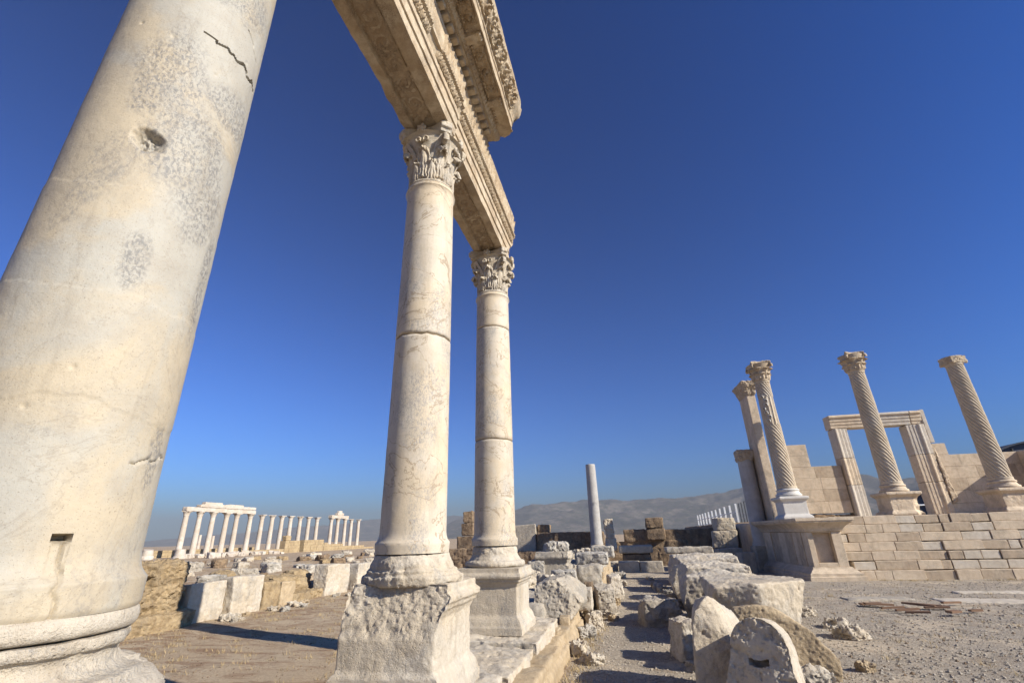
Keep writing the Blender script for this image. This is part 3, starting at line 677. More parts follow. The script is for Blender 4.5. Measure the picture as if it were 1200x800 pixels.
def band(p0, p1, y0, y1, h, step=0.012, skirt=.02):
    """carved relief on the inclined strip from p0=(x,z) to p1, height field h(s along y, t across 0..1) in metres"""
    ny = int((y1 - y0) / step); L = math.hypot(p1[0] - p0[0], p1[1] - p0[1]); nt_ = max(4, int(L / step))
    n = np.array([p1[1] - p0[1], -(p1[0] - p0[0])]) / L                  # outward (right/down) normal
    Y, T = np.meshgrid(np.linspace(y0, y1, ny + 1), np.linspace(0, 1, nt_ + 1), indexing='ij')
    H = h(Y - y0, T, L); H[0] = H[-1] = -skirt; H[:, 0] = H[:, -1] = -skirt
    X = p0[0] + (p1[0] - p0[0]) * T + n[0] * H; Z = p0[1] + (p1[1] - p0[1]) * T + n[1] * H
    mb = MB(); mb.v = np.stack([X.ravel(), Y.ravel(), Z.ravel()], 1).tolist(); m = nt_ + 1
    mb.f = [(i * m + j, (i + 1) * m + j, (i + 1) * m + j + 1, i * m + j + 1) for i in range(ny) for j in range(nt_)]
    return mb
def H_egg(pitch):
    def h(s, t, L):
        c = (np.mod(s, pitch) - pitch / 2) / (pitch / 2); q = (t - .5) * 2
        egg = np.clip(1 - (c / .52) ** 2 - (q / .80) ** 2, 0, None) ** .5 * .036
        shell = np.exp(-((np.hypot(c / .74, q / .95) - .98) / .13) ** 2) * .030
        dart = np.exp(-((np.abs(c) - 1) / .09) ** 2) * .018
        return np.maximum(np.maximum(egg, shell), dart) - .004 + .006 * fbm(np.stack([s.ravel(), t.ravel() * L, 0 * s.ravel()], 1), 20, 3, 4).reshape(s.shape)
    return h
def H_bead(pitch):
    def h(s, t, L):
        c = (np.mod(s, pitch) - pitch / 2) / (pitch / 2); q = (t - .5) * 2
        return np.clip(1 - (c / .85) ** 2 - (q / .9) ** 2, 0, None) ** .5 * .018 + .004
    return h
def H_leaf(pitch):
    def h(s, t, L):
        c = (np.mod(s, pitch) - pitch / 2) / (pitch / 2)
        w_ = .85 - .6 * np.clip(t - .1, 0, 1) ** 1.3; body = np.clip(1 - (np.abs(c) / w_) ** 2, 0, None) ** .5 * .03
        rib = .012 * np.cos(c * 9) * (np.abs(c) < w_); mid = .012 * np.exp(-(c / .10) ** 2)
        c2 = (np.mod(s + pitch / 2, pitch) - pitch / 2) / (pitch / 2); back = np.clip(1 - (np.abs(c2) / (.15 + .6 * t)) ** 2, 0, None) ** .5 * .018
        return np.maximum(body + mid * (body > 0), back) + rib * .8 - .002 + .010 * fbm(np.stack([s.ravel(), t.ravel() * L, 0 * s.ravel()], 1), 16, 3, 5).reshape(s.shape)
    return h
def H_scroll(pitch, seed=0):
    def h(s, t, L):
        c = np.mod(s, pitch) - pitch / 2; k = np.floor(s / pitch); q = (t - .5) * L * np.where(np.mod(k, 2) == 0, 1, -1)
        r = np.hypot(c, q * 1.0); a = np.arctan2(q, c); R0 = min(pitch, L) * .5
        sp = np.cos(2 * math.pi * r / (R0 * .55) - a) * np.exp(-(r / (R0 * .95)) ** 4) * .018
        wavy = .016 * np.exp(-((q - .36 * L * np.cos(math.pi * s / pitch)) / (.055 * L + .008)) ** 2)
        P = np.stack([s.ravel(), t.ravel() * L, 0 * s.ravel()], 1)
        lf = .020 * np.clip(fbm(P, 17, 4, seed + 7).reshape(s.shape) * 2.2, -.9, 1)
        flower = .022 * np.clip(1 - r / (R0 * .22), 0, 1) ** .5
        return 1.35 * (sp + wavy + lf + flower) + .010
    return h

def arch_block(label, xr, y0, y1, seed, lw, ends):
    """architrave with low carved frieze; profile on the right face, plain worn back"""
    o = xr + 1.70
    A = [(-2.27, 4.80), (-2.14, 4.80), (-2.125, 4.84), (-1.855, 4.84), (-1.84, 4.80), (-1.70 + o, 4.80), (-1.695 + o, 4.94), (-1.675 + o, 4.945), (-1.67 + o, 5.09), (-1.65 + o, 5.10), (-1.645 + o, 5.185), (-1.655 + o, 5.195),
         (-1.615 + o, 5.275), (-1.575 + o, 5.285), (-1.57 + o, 5.325), (-1.62 + o, 5.335), (-1.60 + o, 5.37), (-1.57 + o, 5.45), (-1.565 + o, 5.55), (-1.575 + o, 5.63), (-1.56 + o, 5.66), (-1.55 + o, 5.70), (-2.22, 5.70), (-2.25, 5.2)]
    A = [(x, z + ZC) for x, z in A]
    root = empty('entablature_block', (0, 0, 0), label, 'entablature block', 'entablature blocks')
    root.location = (0, 0, 0)
    build(sweep(A, y0, y1, .03, seed, .010, ends, lw), 'architrave', M['carved'], root, 45)
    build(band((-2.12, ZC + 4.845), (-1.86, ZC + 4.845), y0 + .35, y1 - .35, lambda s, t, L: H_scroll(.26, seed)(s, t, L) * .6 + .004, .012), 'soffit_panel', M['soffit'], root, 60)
    ya, yb = y0 + .04, y1 - .10
    def worn(h, lost):
        def g(s, t, L):
            v = h(s, t, L)
            if lost is None: return v
            P = np.stack([s.ravel(), 0 * s.ravel(), 0 * s.ravel()], 1)
            m = np.clip(((np.abs(s - lost[0]) - lost[1]) / .08), 0, 1); return v * m - .02 * (1 - m)
        return g
    lost = (2.40, .10) if seed == 41 else None
    build(band((-1.652 + o, ZC + 5.19), (-1.588 + o, ZC + 5.28), ya, yb, worn(H_egg(.085), lost), .009), 'egg_moulding', M['carved'], root, 60)
    build(band((-1.571 + o, ZC + 5.285), (-1.566 + o, ZC + 5.325), ya, yb, worn(H_bead(.04), lost), .008), 'bead_moulding', M['carved'], root, 60)
    build(band((-1.612 + o, ZC + 5.35), (-1.565 + o, ZC + 5.62), ya, yb, worn(H_leaf(.11), lost), .011), 'carved_frieze', M['carved'], root, 60)
    return root
arch_block('entablature block with a broad worn brown soffit, from the huge column to the middle one', -1.68, .95, 4.37, 41, .05, (.03, .05))
arch_block('second entablature block with crisp egg moulding spanning from the middle to the third column', -1.72, 4.395, 7.50, 42, .02, (.03, .16))

def cornice_block():
    root = empty('cornice_block', (0, 0, 0), 'projecting carved cornice block with dentils lying on top of the first entablature block', 'cornice block')
    y0, y1 = 1.25, 5.62
    A = [(-2.15, 5.703), (-1.56, 5.703), (-1.56, 5.80), (-1.44, 5.815), (-1.385, 5.87), (-1.375, 5.905), (-1.17, 5.91), (-1.165, 5.88), (-1.15, 5.88), (-1.145, 6.0), (-1.13, 6.01), (-1.125, 6.05), (-1.09, 6.10), (-1.03, 6.16), (-.985, 6.24), (-.965, 6.29), (-1.0, 6.33), (-2.1, 6.33)]
    A = [(x, z + ZC) for x, z in A]
    mb = sweep(A, y0, y1, .03, 51, .010, (.03, .16)); P = np.array(mb.v)
    # the far end breaks away in steps: the sima stops first, then the bed mouldings
    m = np.clip((P[:, 1] - 5.1) / .5, 0, 1); P[:, 1] -= m * .22 * np.clip((P[:, 0] + 1.30) / .3, 0, 1) * (.8 + .8 * fbm(P, 4, 3, 5)); mb.v = P.tolist()
    build(mb, 'cornice', M['carved'], root, 45)
    n = 27; st = (y1 - .25 - y0 - .1) / n
    rg = random.Random(3)
    for k in range(n):
        yy = y0 + .08 + st * k; mb = MB().box(-1.575, -1.452 - rg.uniform(0, .012), yy, yy + st * .66, ZC + 5.722 + rg.uniform(0, .008), ZC + 5.808)
        me = mb.mesh('dentil'); bm = bmesh.new(); bm.from_mesh(me); bmesh.ops.bevel(bm, geom=bm.edges[:], offset=.008, segments=2, affect='EDGES'); bm.to_mesh(me); bm.free()
        link('dentil', wear(me, .008, 11, k), M['carved'], root, 40)
    build(band((-1.443, ZC + 5.818), (-1.383, ZC + 5.875), y0 + .05, y1 - .25, H_leaf(.07), .010), 'leaf_moulding', M['carved'], root, 60)
    mb = MB()
    yy = y0 + .1
    while yy < y1 - .35: mb.ball((-1.345, yy, ZC + 5.90), .020, 8, 6); yy += .055
    build(mb, 'pearl_moulding', M['carved'], root, 60)
    for k in range(4):                                             # console brackets under the overhang
        yc_ = y0 + .62 + k * 1.0
        mb = MB().prism([(-1.39, ZC + 5.84), (-1.30, ZC + 5.845), (-1.22, ZC + 5.875), (-1.185, ZC + 5.865), (-1.172, ZC + 5.885), (-1.172, ZC + 5.92), (-1.39, ZC + 5.92)], 'y', yc_ - .06, yc_ + .06)
        mb.ball((-1.20, yc_ - .035, ZC + 5.872), .022, 8, 6); mb.ball((-1.20, yc_ + .035, ZC + 5.872), .022, 8, 6)
        solid(mb, 'console_bracket', M['carved'], root, .008, 50, rough=.014, seed=k, freq=9, wear=2)
        if k < 3:
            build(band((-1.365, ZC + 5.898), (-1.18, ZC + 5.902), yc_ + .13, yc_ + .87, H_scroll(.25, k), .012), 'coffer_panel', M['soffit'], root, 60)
    build(band((-1.122, ZC + 6.055), (-.985, ZC + 6.245), y0 + .05, y1 - .42, H_scroll(.23, 9), .011), 'sima_scroll', M['carved'], root, 60)
cornice_block()
# ------------------------------------------------------------------ stylobate under the near colonnade
def course_wall(name, label, cat, mat, runs, seed, gap=.012, rough=.018, vox=.022, group=None, mats=None):
    """one wall made of blocks (x0,x1,y0,y1,z0,z1) with open joints, worn as a whole"""
    mb = MB()
    for r in runs: mb.box(r[0], r[1], r[2] + gap / 2, r[3] - gap / 2, r[4], r[5])
    return tag(solid(mb, name, mat, None, vox, 50, rough=rough, seed=seed, freq=2.2, wear=5, chip=.9), label, cat, group)
def kerb():
    rg = random.Random(5); runs = []; y = 1.2
    while y < 22.5:
        L = rg.uniform(.7, 1.3); top = .40 + (0.02 * rg.uniform(-1, 1)) + (.10 if y > 10.5 else 0)
        f = rg.uniform(-.012, .02); q = .80 if y < 8.5 else 1; runs.append((-1.45, -1.06 + f, y, y + L, -.1, top * .5 * q)); runs.append((-1.42, -1.09 + f + rg.uniform(-.05, .01), y + rg.uniform(-.1, .1), y + L + rg.uniform(-.1, .05), top * .51 * q, top * q + rg.uniform(-.05, .02))); y += L
    course_wall('kerb_wall', 'low tan block wall edging the gravel street below the near pedestals', 'wall', M['tan'], runs, 61, rough=.04, vox=.02)
kerb()
for k, (y0, y1, x1, z1, lb) in enumerate([(-.2, 2.45, -1.40, .43, 'pale plinth block under the huge left column'), (2.5, 3.72, -1.42, .33, 'pale plinth block between the huge column and the hacked pedestal'), (3.74, 5.12, -1.30, .41, 'pale plinth block under the hacked pedestal'),
                                         (5.15, 6.42, -1.24, .40, 'big white plinth block filling the gap between the two pedestals'), (6.45, 8.25, -1.24, .435, 'chipped plinth block under the crisp moulded pedestal')]):
    o = rough_block('plinth_block', M['marble'], ((-2.72 + x1) / 2, (y0 + y1) / 2, -.05), (2.72 + x1 if 0 else x1 + 2.72, y1 - y0, z1 + .05), .05, 70 + k, 0, (0, 0), .018, .07, None, True)
    tag(o, lb, 'plinth block', 'plinth blocks of the near colonnade')
o = rough_block('rubble_core', M['grey'], (-2.05, 12.4, -.05), (1.05, 8.0, .60), .10, 78, 0, (0, 0), .05, .06); tag(o, 'low rubble core of the left kerb wall beyond the third column', 'rubble wall')
o = rough_block('rubble_core', M['mottled'], (-1.75, 19.4, -.05), (1.2, 5.6, .88), .12, 79, 0, (0, 0), .05, .06); tag(o, 'higher mottled rubble core of the left kerb wall near the back wall', 'rubble wall')
# broken pedestal
def broken_pedestal():
    root = empty('broken_pedestal', (-1.98, 13.0, 0), 'broken pedestal with moulded cap and rough domed top beyond the third column', 'pedestal')
    k = .94
    pr = [(.50 * k, .40), (.50 * k, .55), (.42 * k, .62), (.41 * k, .95), (.44 * k, .98), (.46 * k, 1.03), (.50 * k, 1.06), (.51 * k, 1.11), (.48 * k, 1.14), (.47 * k, 1.22)]
    def fn(P, N):
        n = fbm(P, 3, 4, 3); m = np.clip((P[:, 0] - .2 - .1 * n) / .1, 0, 1); P[:, 0] -= m * .07 * (1 + fbm(P, 9, 3, 4)) * (P[:, 2] > .9); return P
    solid(MB().square_lathe(pr), 'pedestal_block', M['grey'], root, .02, 50, rough=.03, seed=81, fn=fn)
    d = rough_block('broken_top', M['mottled'], (0.02, 0, 1.19), (.62, .6, .26), .09, 82, 15, (0, 0), .02, .45, root)
broken_pedestal()

# ------------------------------------------------------------------ loose blocks
MINZ = {'boulder': -.05}
for k, (n, l, c, g, m, x, y, z, sx, sy, sz, r, rz) in enumerate(ROCKS):
    if n in ('rough_stone_slab',):
        mb = MB().hull([(x + p[0], y + p[1], p[2]) for p in [(-.40, -.55, .38), (.02, -.60, .22), (.22, -.55, .34), (-.42, -.35, .80), (-.05, -.30, .92), (.20, -.42, .72), (.40, -.42, .58), (.42, .3, .52), (.40, .55, .74), (-.35, .55, .86), (-.40, .5, .45), (.1, .1, .96), (.1, .5, .42)]])
        def fn(P, N):
            f = np.clip(-N[:, 1] * 1.3, 0, 1); P[:, 1] += f * (.05 * fbm(P * (1, 1, .6), 9, 5, 7, .65) + .03 * np.clip(fbm(P, 24, 3, 8), 0, 1)); return P
        o = solid(mb, n, M[m], None, .014, 50, rough=.05, seed=k, freq=3, wear=6, fn=fn)
    elif n == 'round_stone':
        o = solid(MB().ball((0, 0, .15), .17, 16, 10, (1, 1, .95)), n, M[m], None, .014, 60, rough=.04, seed=k, freq=6, wear=2); o.location = (x, y, -.01)
    else:
        if n in ('small_stone',): z, sz, m = -.03, .36, 'marble'; y = 6.1
        if n == 'stone_block' and 'street' in l or n in ('round_stone',): sz += max(0, z + .03); z = min(z, -.03)
        if n in ('grey_block', 'kerb_slab', 'brick_support', 'wall_slab', 'rubble_course') or 'left end of the street kerb' in l: sz += z + .03; z = -.03
        if n == 'wall_block' and 'widest lower' in l: sz += z + .03; z = -.03
        o = rough_block(n, M[m], (x, y, z), (sx, sy, sz), r, 200 + k, rz, (0, 0), None, .10 + r * 1.6)
        if n in ('brick_support',): pass
    tag(o, l, c, g)

# ------------------------------------------------------------------ fallen blocks on the right of the street
def chunk(name, pts, mat, vox, rough, seed, label, cat, group=None, freq=3, fn=None, wear_=6, fine=.3):
    return tag(solid(MB().hull(pts), name, mat, None, vox, 50, rough=rough, seed=seed, freq=freq, wear=wear_, fn=fn, fine=fine), label, cat, group)
LG = 'row of long fallen blocks beside the street'
rowb = [(.82, 2.25, 10.55, 11.65, .84, 'cracked front block of the fallen row facing the dark boulder'), (.98, 2.45, 12.1, 13.2, .93, 'second block from the front in the fallen row, deeply grooved on top'), (.80, 2.50, 13.75, 14.9, .80, 'third block from the front in the fallen row'),
        (1.05, 2.85, 15.5, 17.0, .95, 'fourth block from the front in the fallen row'), (1.10, 2.9, 17.6, 19.6, .86, 'rearmost block of the fallen row with a bulging left end')]
for k, (x0, x1, y0, y1, z1, lb) in enumerate(rowb):
    rg = random.Random(k + 3); J = lambda a: rg.uniform(-a, a) * 2.2
    pts = [(x0 + .12 + J(.05), y0 + .1, -.02), (x1 - .1, y0 + .05, -.02), (x0 + .1, y1 - .1, -.02), (x1 - .05, y1, -.02), (x0 - .05 + J(.05), y0 + .05, .35), (x1 + .02, y0, .4), (x0 - .03, y1, .42), (x1, y1, .4),
           (x0 + .12 + J(.06), y0 + .08, z1 - .04 + J(.03)), (x1 - .08, y0 + .03, z1 - .06), (x0 + .10 + J(.06), y1 - .04 + J(.05), z1 + J(.04)), (x1 - .06 + J(.06), y1 - .05 + J(.06), z1 - .04 + J(.03)), ((x0 + x1) / 2, (y0 + y1) / 2, z1 + .05)]
    def fn(P, N, s=k):
        up = np.clip(N[:, 2], 0, 1); P[:, 2] -= up * .035 * np.clip(np.sin(P[:, 1] * 9 + 2 * fbm(P, 1.5, 3, s)) , 0, 1); 
        fr = np.clip(-N[:, 0], 0, 1); P[:, 0] += fr * .045 * np.abs(fbm(P, 7, 3, s + 4)) * 2; return P
    chunk('fallen_block', pts, M['marble'], .024, .065, 300 + k, lb, 'stone block', LG, 2.4, fn, 2, .4)
chunk('fallen_block', [(1.22, 8.75, .02), (2.2, 8.8, .05), (1.3, 10.2, -.02), (2.3, 10.3, -.02), (1.02, 8.62, .50), (1.10, 8.45, .80), (1.70, 8.38, .87), (2.50, 8.95, .86), (2.44, 9.0, .66), (2.25, 8.95, .36), (1.72, 8.55, .30), (1.06, 9.0, .86), (2.40, 9.7, .86), (1.1, 10.3, .84), (2.35, 10.35, .82)], M['marble'], .02, .05, 311,
      'block with a broken shaded front and bright right corner, nearest in the fallen row', 'stone block', LG, 3)
chunk('rubble_stone', [(1.15, 7.75, -.02), (1.75, 7.8, -.02), (1.2, 8.5, -.02), (1.8, 8.5, -.02), (1.1, 7.95, .35), (1.5, 7.85, .42), (1.8, 8.0, .38), (1.5, 8.5, .40)], M['brown'], .018, .06, 312, 'brown stone hidden in shade under the near end of the fallen row', 'stone', None, 4)
# pointed stone: an upright broken slab
chunk('pointed_stone', [(.46, 6.05, -.02), (.98, 6.02, -.02), (.52, 6.75, -.02), (1.15, 6.7, -.02), (.50, 6.10, .72), (.545, 6.10, .80), (.66, 6.16, .90), (.72, 6.22, .945), (1.02, 6.72, .74), (.80, 6.80, .80), (.62, 6.65, .84), (.93, 6.06, .42), (1.12, 6.55, .55)], M['marble'], .013, .04, 321,
      'white pointed broken slab standing left of the slotted stone', 'stone slab', 'upright broken stones in front', 3.5)
def slotted_stone():
    """round headed stele, leaning back, with a lifting slot cut in its pitted face"""
    pr = []
    for t in np.linspace(0, math.pi, 15): pr.append((-.265 * math.cos(t) * 1.0, .46 + .33 * math.sin(t) ** .85))
    pr = [(-.36, -.12)] + [(-.33, .2)] + pr + [(.31, .2), (.34, -.12)]
    mb = MB().prism(pr, 'y', -.20, .16)
    def fn(P, N):
        fr = np.clip(-N[:, 1] * 1.4 - .2, 0, 1); P[:, 1] += fr * (.040 * np.clip(fbm(P * (1, 1, .8), 17, 4, 4, .6) - .05, 0, 1) * 1.8 + .014 * fbm(P, 40, 3, 6) + .02 * fbm(P, 5, 3, 5))
        x, z = P[:, 0] - .015 + .03, P[:, 2] - .435 - .06 * P[:, 0]
        sl = np.clip(1 - np.maximum(np.abs(x) / .085, np.abs(z + .030 * np.cos(x * 15)) / .024) ** 4, 0, 1) * (P[:, 1] < -.05) * (N[:, 1] < -.1)
        P[:, 1] += np.minimum(1, sl * 3) * .13
        dish = np.exp(-((x) / .14) ** 2 - ((z - .05) / .06) ** 2) * fr; P[:, 1] += dish * .03; return P
    o = solid(mb, 'slotted_stone', M['marble'], None, .010, 50, rough=.02, seed=331, freq=4, wear=5, fn=fn)
    o.location = (1.065, 5.75, -.0); o.rotation_euler = (R(-9), R(2), R(-24)); tag(o, 'round headed pitted stone with a dark horizontal slot, front and centre of the fallen blocks', 'stone', 'upright broken stones in front')
slotted_stone()
chunk('tan_slab', [(1.08, 7.0, -.02), (2.10, 7.0, -.02), (1.1, 7.5, -.02), (2.15, 7.4, -.02), (1.10, 7.02, .70), (1.30, 6.98, .76), (1.53, 7.0, .74), (1.68, 6.98, .60), (1.86, 6.97, .52), (1.98, 6.97, .36), (2.13, 6.98, .21), (1.14, 7.45, .68), (1.55, 7.45, .70), (1.9, 7.4, .48), (2.14, 7.38, .18)], M['tan'], .012, .028, 341,
      'tan coarse slab sloping down to the right behind the slotted stone', 'stone slab', 'upright broken stones in front', 4, None, 3, .5)

# ------------------------------------------------------------------ left terrace edge: boulder and orthostats
TX = -9.6
o = rough_block('travertine_boulder', M['gold'], (TX - .75, 8.85, .28), (1.5, 1.35, 1.02), .11, 401, 0, (0, 2), .022, .14, None, True, .7)
def hole(o):
    P = getv(o.data); d = np.maximum(np.abs(P[:, 1] + .22) / .09, np.abs(P[:, 2] - .62) / .09); P[:, 0] -= (P[:, 0] > .3) * np.clip((1.2 - d) * 4, 0, 1) * .22; setv(o.data, P)
hole(o); tag(o, 'big rough golden travertine boulder with a square hole at the left terrace edge', 'boulder')
o = rough_block('footing_slab', M['gold'], (TX - .60, 8.55, -.04), (1.75, 2.3, .35), .07, 402, 0, (0, 0), .022, .06, None, True, .6); tag(o, 'low footing slab under the golden boulder', 'footing slab')
OG = 'upright facing stones along the left terrace'
for k, (y0, y1, z1, m, lb) in enumerate([(9.62, 10.68, .80, 'marble', 'pale facing stone half covered by the column shadow next to the golden boulder'), (10.86, 11.95, .84, 'marble', 'whole pale facing stone with small pits, second from the golden boulder'),
                                       (12.0, 12.62, .66, 'gold', 'narrow brown eroded facing stone right of the two pale ones'), (12.66, 13.25, .58, 'tan', 'tan leaning facing stone right of the eroded brown one'),
                                       (14.72, 16.12, .92, 'marble', 'tall white square facing stone near the hacked pedestal'), (16.6, 17.9, .84, 'marble', 'white facing stone partly hidden behind the hacked pedestal'), (18.3, 20.0, .80, 'grey', 'grey facing stone farthest along the terrace edge')]):
    o = rough_block('facing_stone', M[m], (TX - .22, (y0 + y1) / 2, -.05), (.5, y1 - y0, z1 + .05), .035, 410 + k, 0, (0, 0), .02, .10); tag(o, lb, 'facing stone', OG)
o = rough_block('rubble_core', M['gold'], (TX - .45, 10.76, -.05), (.55, .35, .75), .12, 425, 0, (0, 0), .025, .2); tag(o, 'jagged rubble joint between the two pale facing stones', 'rubble')
o = rough_block('ledge_rubble', M['gold'], (TX - .35, 14.0, -.05), (.75, 1.6, .30), .10, 426, 3, (0, 0), .025, .2); tag(o, 'low eroded brown ledge in front of the terrace left of the tall white facing stone', 'rubble')
o = rough_block('eroded_block', M['gold'], (TX - .95, 13.9, .15), (1.0, 1.55, .52), .13, 427, -6, (0, 0), .03, .22); tag(o, 'overhanging eroded brown block above the low ledge', 'stone block')
rg = random.Random(12)
stones = []
for k in range(5):
    o = rough_block('terrace_stone', M[('mottled', 'gold', 'marble', 'grey', 'brown')[k]], (0, 0, 0), (.7, .55, .38), .10, 440 + k, 0, (0, 0), .03, .35); stones.append(o)
def scatter(proto, n, spot, label, cat, group, smin, smax):
    for i in range(n):
        p = proto[i % len(proto)]; o = p if 'used' not in p else p.copy()
        if 'used' in p: COL.objects.link(o)
        p['used'] = 1; s = rg.uniform(smin, smax); x, y = spot(i); z = float(ground_z(np.array([[x, y, 0.]]))[0])
        o.location = (x, y, z - .06 * s); o.rotation_euler = (0, 0, rg.uniform(0, 6.28)); o.scale = (s, s * rg.uniform(.8, 1.2), s * rg.uniform(.7, 1.1))
        if 'used' in o: del o['used']
        if o is not p: pass
        tag(o, label, cat, group); p['used'] = 1
scatter(stones, 130, lambda i: (-10.5 - 16 * rg.random() ** 1.4, rg.uniform(10.5, 36)), 'small weathered stone lying on the brown dirt terrace', 'stone', 'stones scattered on the left terrace', .35, 1.25)
for p in stones: del p['used']
rub = [rough_block('rubble_stone', M['far_marble'], (0, 0, 0), (1.0, .9, .7), .10, 450 + k, 0, (0, 0), .06, .35) for k in range(4)]
scatter(rub, 44, lambda i: (rg.uniform(-56.5, -50), rg.uniform(52, 69)), 'white rubble stone lying at the foot of the far colonnade', 'stone', 'white rubble before the far colonnade', .45, 1.1)
for p in rub: del p['used']

chips = [rough_block('broken_stone', M[('marble', 'grey', 'tan', 'marble', 'mottled', 'marble')[k]], (0, 0, 0), (.34, .28, .22), .10, 470 + k, 0, (0, 0), .014, .5) for k in range(6)]
def spot_kerb(i): return (-1.0 + .45 * rg.random() ** 2, rg.uniform(7.0, 22))
scatter(chips, 46, spot_kerb, 'small pale broken stone at the foot of the left kerb wall', 'stone', 'broken stones along the left kerb', .35, 1.15)
for p in chips: del p['used']
chips = [copy_tree(p) for p in chips]
scatter(chips, 40, lambda i: (.80 - .45 * rg.random() ** 2 if rg.random() < .6 else rg.uniform(2.5, 3.3), rg.uniform(7.2, 20)), 'small pale broken stone beside the row of long fallen blocks', 'stone', 'broken stones beside the fallen row', .35, 1.2)
for p in chips: del p['used']
chips = [copy_tree(p) for p in chips]
scatter(chips, 30, lambda i: (-9.25 + .8 * rg.random() ** 2, rg.uniform(9.5, 18)), 'small broken stone on the dirt below the left facing stones', 'stone', 'broken stones below the left terrace', .3, .8)
for p in chips: del p['used']
heap = [rough_block('heap_stone', M[('marble', 'mottled', 'grey', 'marble')[k]], (0, 0, 0), (.55, .45, .36), .10, 480 + k, 0, (0, 0), .02, .4) for k in range(4)]
for i in range(26):
    o = heap[i % 4] if i < 4 else heap[i % 4].copy()
    if i >= 4: COL.objects.link(o)
    y = rg.uniform(10.2, 22); o.location = (rg.uniform(-2.5, -1.35), y, (.52 if y < 16.4 else .80) - .05); o.rotation_euler = (rg.uniform(-.2, .2), rg.uniform(-.2, .2), rg.uniform(0, 6.28)); q = rg.uniform(.5, 1.15); o.scale = (q, q, q)
    tag(o, 'pale broken block lying on the rubble of the left kerb wall', 'stone', 'blocks heaped on the left kerb rubble')

# ------------------------------------------------------------------ far colonnade
FX = -58.5
def far_shaft(root, h, seed, capital=True, r=.37):
    me = MB().lathe([(r * 1.25, 0), (r * 1.25, .18), (r * 1.12, .30), (r, .36), (r * .98, h * .4), (r * .84, h - .62)], 24).mesh('s'); link('shaft', wear(me, .03, 1.5, seed), M['far_marble'], root, 40)
    if capital:
        me = MB().lathe([(r * .9, h - .63), (r * .95, h - .55), (r * .92, h - .5), (r * 1.1, h - .3), (r * 1.45, h - .10), (r * 1.2, h - .09)], 16).box(-r * 1.3, r * 1.3, -r * 1.3, r * 1.3, h - .11, h).mesh('c'); link('capital', wear(me, .07, 3, seed), M['far_marble'], root, 40)
ys = [55.6, 57.8, 60.1, 62.6, 64.6, 67.4, 70.0, 72.4, 74.8, 77.1, 79.7, 82.2, 84.8, 89.5, 91.8, 94.5, 96.9, 99.8]
lab = {0: 'leftmost column of the far row, carrying the end of the long beam', 5: 'column at the right end of the long beam in the far row', 13: 'left column under the short beam of the far row', 14: 'middle column under the short beam of the far row', 15: 'right column under the short beam of the far row', 16: 'first free column right of the short beam in the far row', 17: 'rightmost free column of the far row'}
ordn = ['', 'second', 'third', 'fourth', 'fifth', '', 'first', 'second', 'third', 'fourth', 'fifth', 'sixth', 'seventh']
for k, y in enumerate(ys):
    lb = lab.get(k) or (f'{ordn[k]} column from the left under the long beam of the far row' if k < 6 else f'{ordn[k]} free standing column right of the long beam in the far row')
    root = empty('far_column', (FX, y, -.05), lb, 'column', 'columns of the far colonnade', random.Random(k).uniform(0, 6)); far_shaft(root, 5.85, 500 + k)
def beam(y0, y1, lb, seed, z=5.80):
    root = empty('far_beam', (FX, 0, z), lb, 'beam'); 
    solid(MB().box(-.42, .42, y0, y1, 0, .55), 'architrave', M['far_marble'], root, .07, rough=.07, seed=seed, freq=1.2, wear=3)
    return root
b = beam(55.1, 67.9, 'long broken beam on the six left columns of the far row', 520)
rgb = random.Random(4); mb = MB(); y = 57.2
while y < 66.8: L = rgb.uniform(1.2, 2.4); mb.box(-.4, .45, y, y + L - .04, .56, .56 + rgb.uniform(.35, .6)); y += L
mb.box(-.35, .4, 58.0, 61.0, .95, 1.3).box(-.35, .4, 62.4, 65.2, .92, 1.18)
solid(mb, 'frieze_blocks', M['far_marble'], b, .07, rough=.09, seed=521, freq=1.3, wear=3)
b = beam(88.9, 95.1, 'short beam on three columns at the right of the far row', 522, 5.80)
solid(MB().box(-.4, .4, 91.0, 93.2, .54, 1.0).box(-.3, .3, 91.5, 92.6, 1.0, 1.45), 'frieze_blocks', M['far_marble'], b, .07, rough=.09, seed=523, freq=1.3, wear=3)
for k, (x, y, h, lb) in enumerate([(-80, 80.1, 3.9, 'left slim short column behind the beam columns of the far row'), (-79, 82.2, 3.7, 'right slim short column behind the beam columns of the far row')]):
    root = empty('far_column', (x, y, -.05), lb, 'column', 'short columns behind the far row'); far_shaft(root, h, 530 + k, False, .30)
root = empty('column_stub', (-52.4, 45.9, .25), 'leaning white column stub left of the far row', 'column stub'); far_shaft(root, 1.55, 533, False, .55); root.rotation_euler = (R(4), R(8), 0)
root = empty('column_stub', (-55.0, 52.6, -.05), 'white column stub before the leftmost far column', 'column stub'); far_shaft(root, 1.75, 534, False, .60)
def brick_wall(name, label, x0, x1, y0, y1, z1, seed, slope=0.0):
    rg = random.Random(seed); mb = MB(); z = -.6; ch = .42
    while z < z1 - .05:
        y = y0 + rg.uniform(-.25, 0); h = min(ch, z1 - z)
        while y < y1:
            L = rg.uniform(.7, 1.3); top = z1 - slope * (y - y0)
            if z + h <= top + .05: mb.box(x0, x1 + rg.uniform(-.04, .04), max(y0, y), min(y1, y + L) - .03, z, z + h - .02)
            y += L
        z += ch
    mb.box(x0, x1 - .1, y0 + .1, y1 - .1, -.6, z1 - slope * (y1 - y0) - .15)
    return tag(build(mb, name, M['far_gold'], None, 30), label, 'wall', 'golden block walls before the far row')
brick_wall('block_wall', 'long low golden wall behind the beam columns of the far row', -64, -63, 38, 76, .95, 546)
brick_wall('block_wall', 'low golden wall before the free columns of the far row, left of the square pier', -55, -54, 63.2, 70.6, .62, 540)
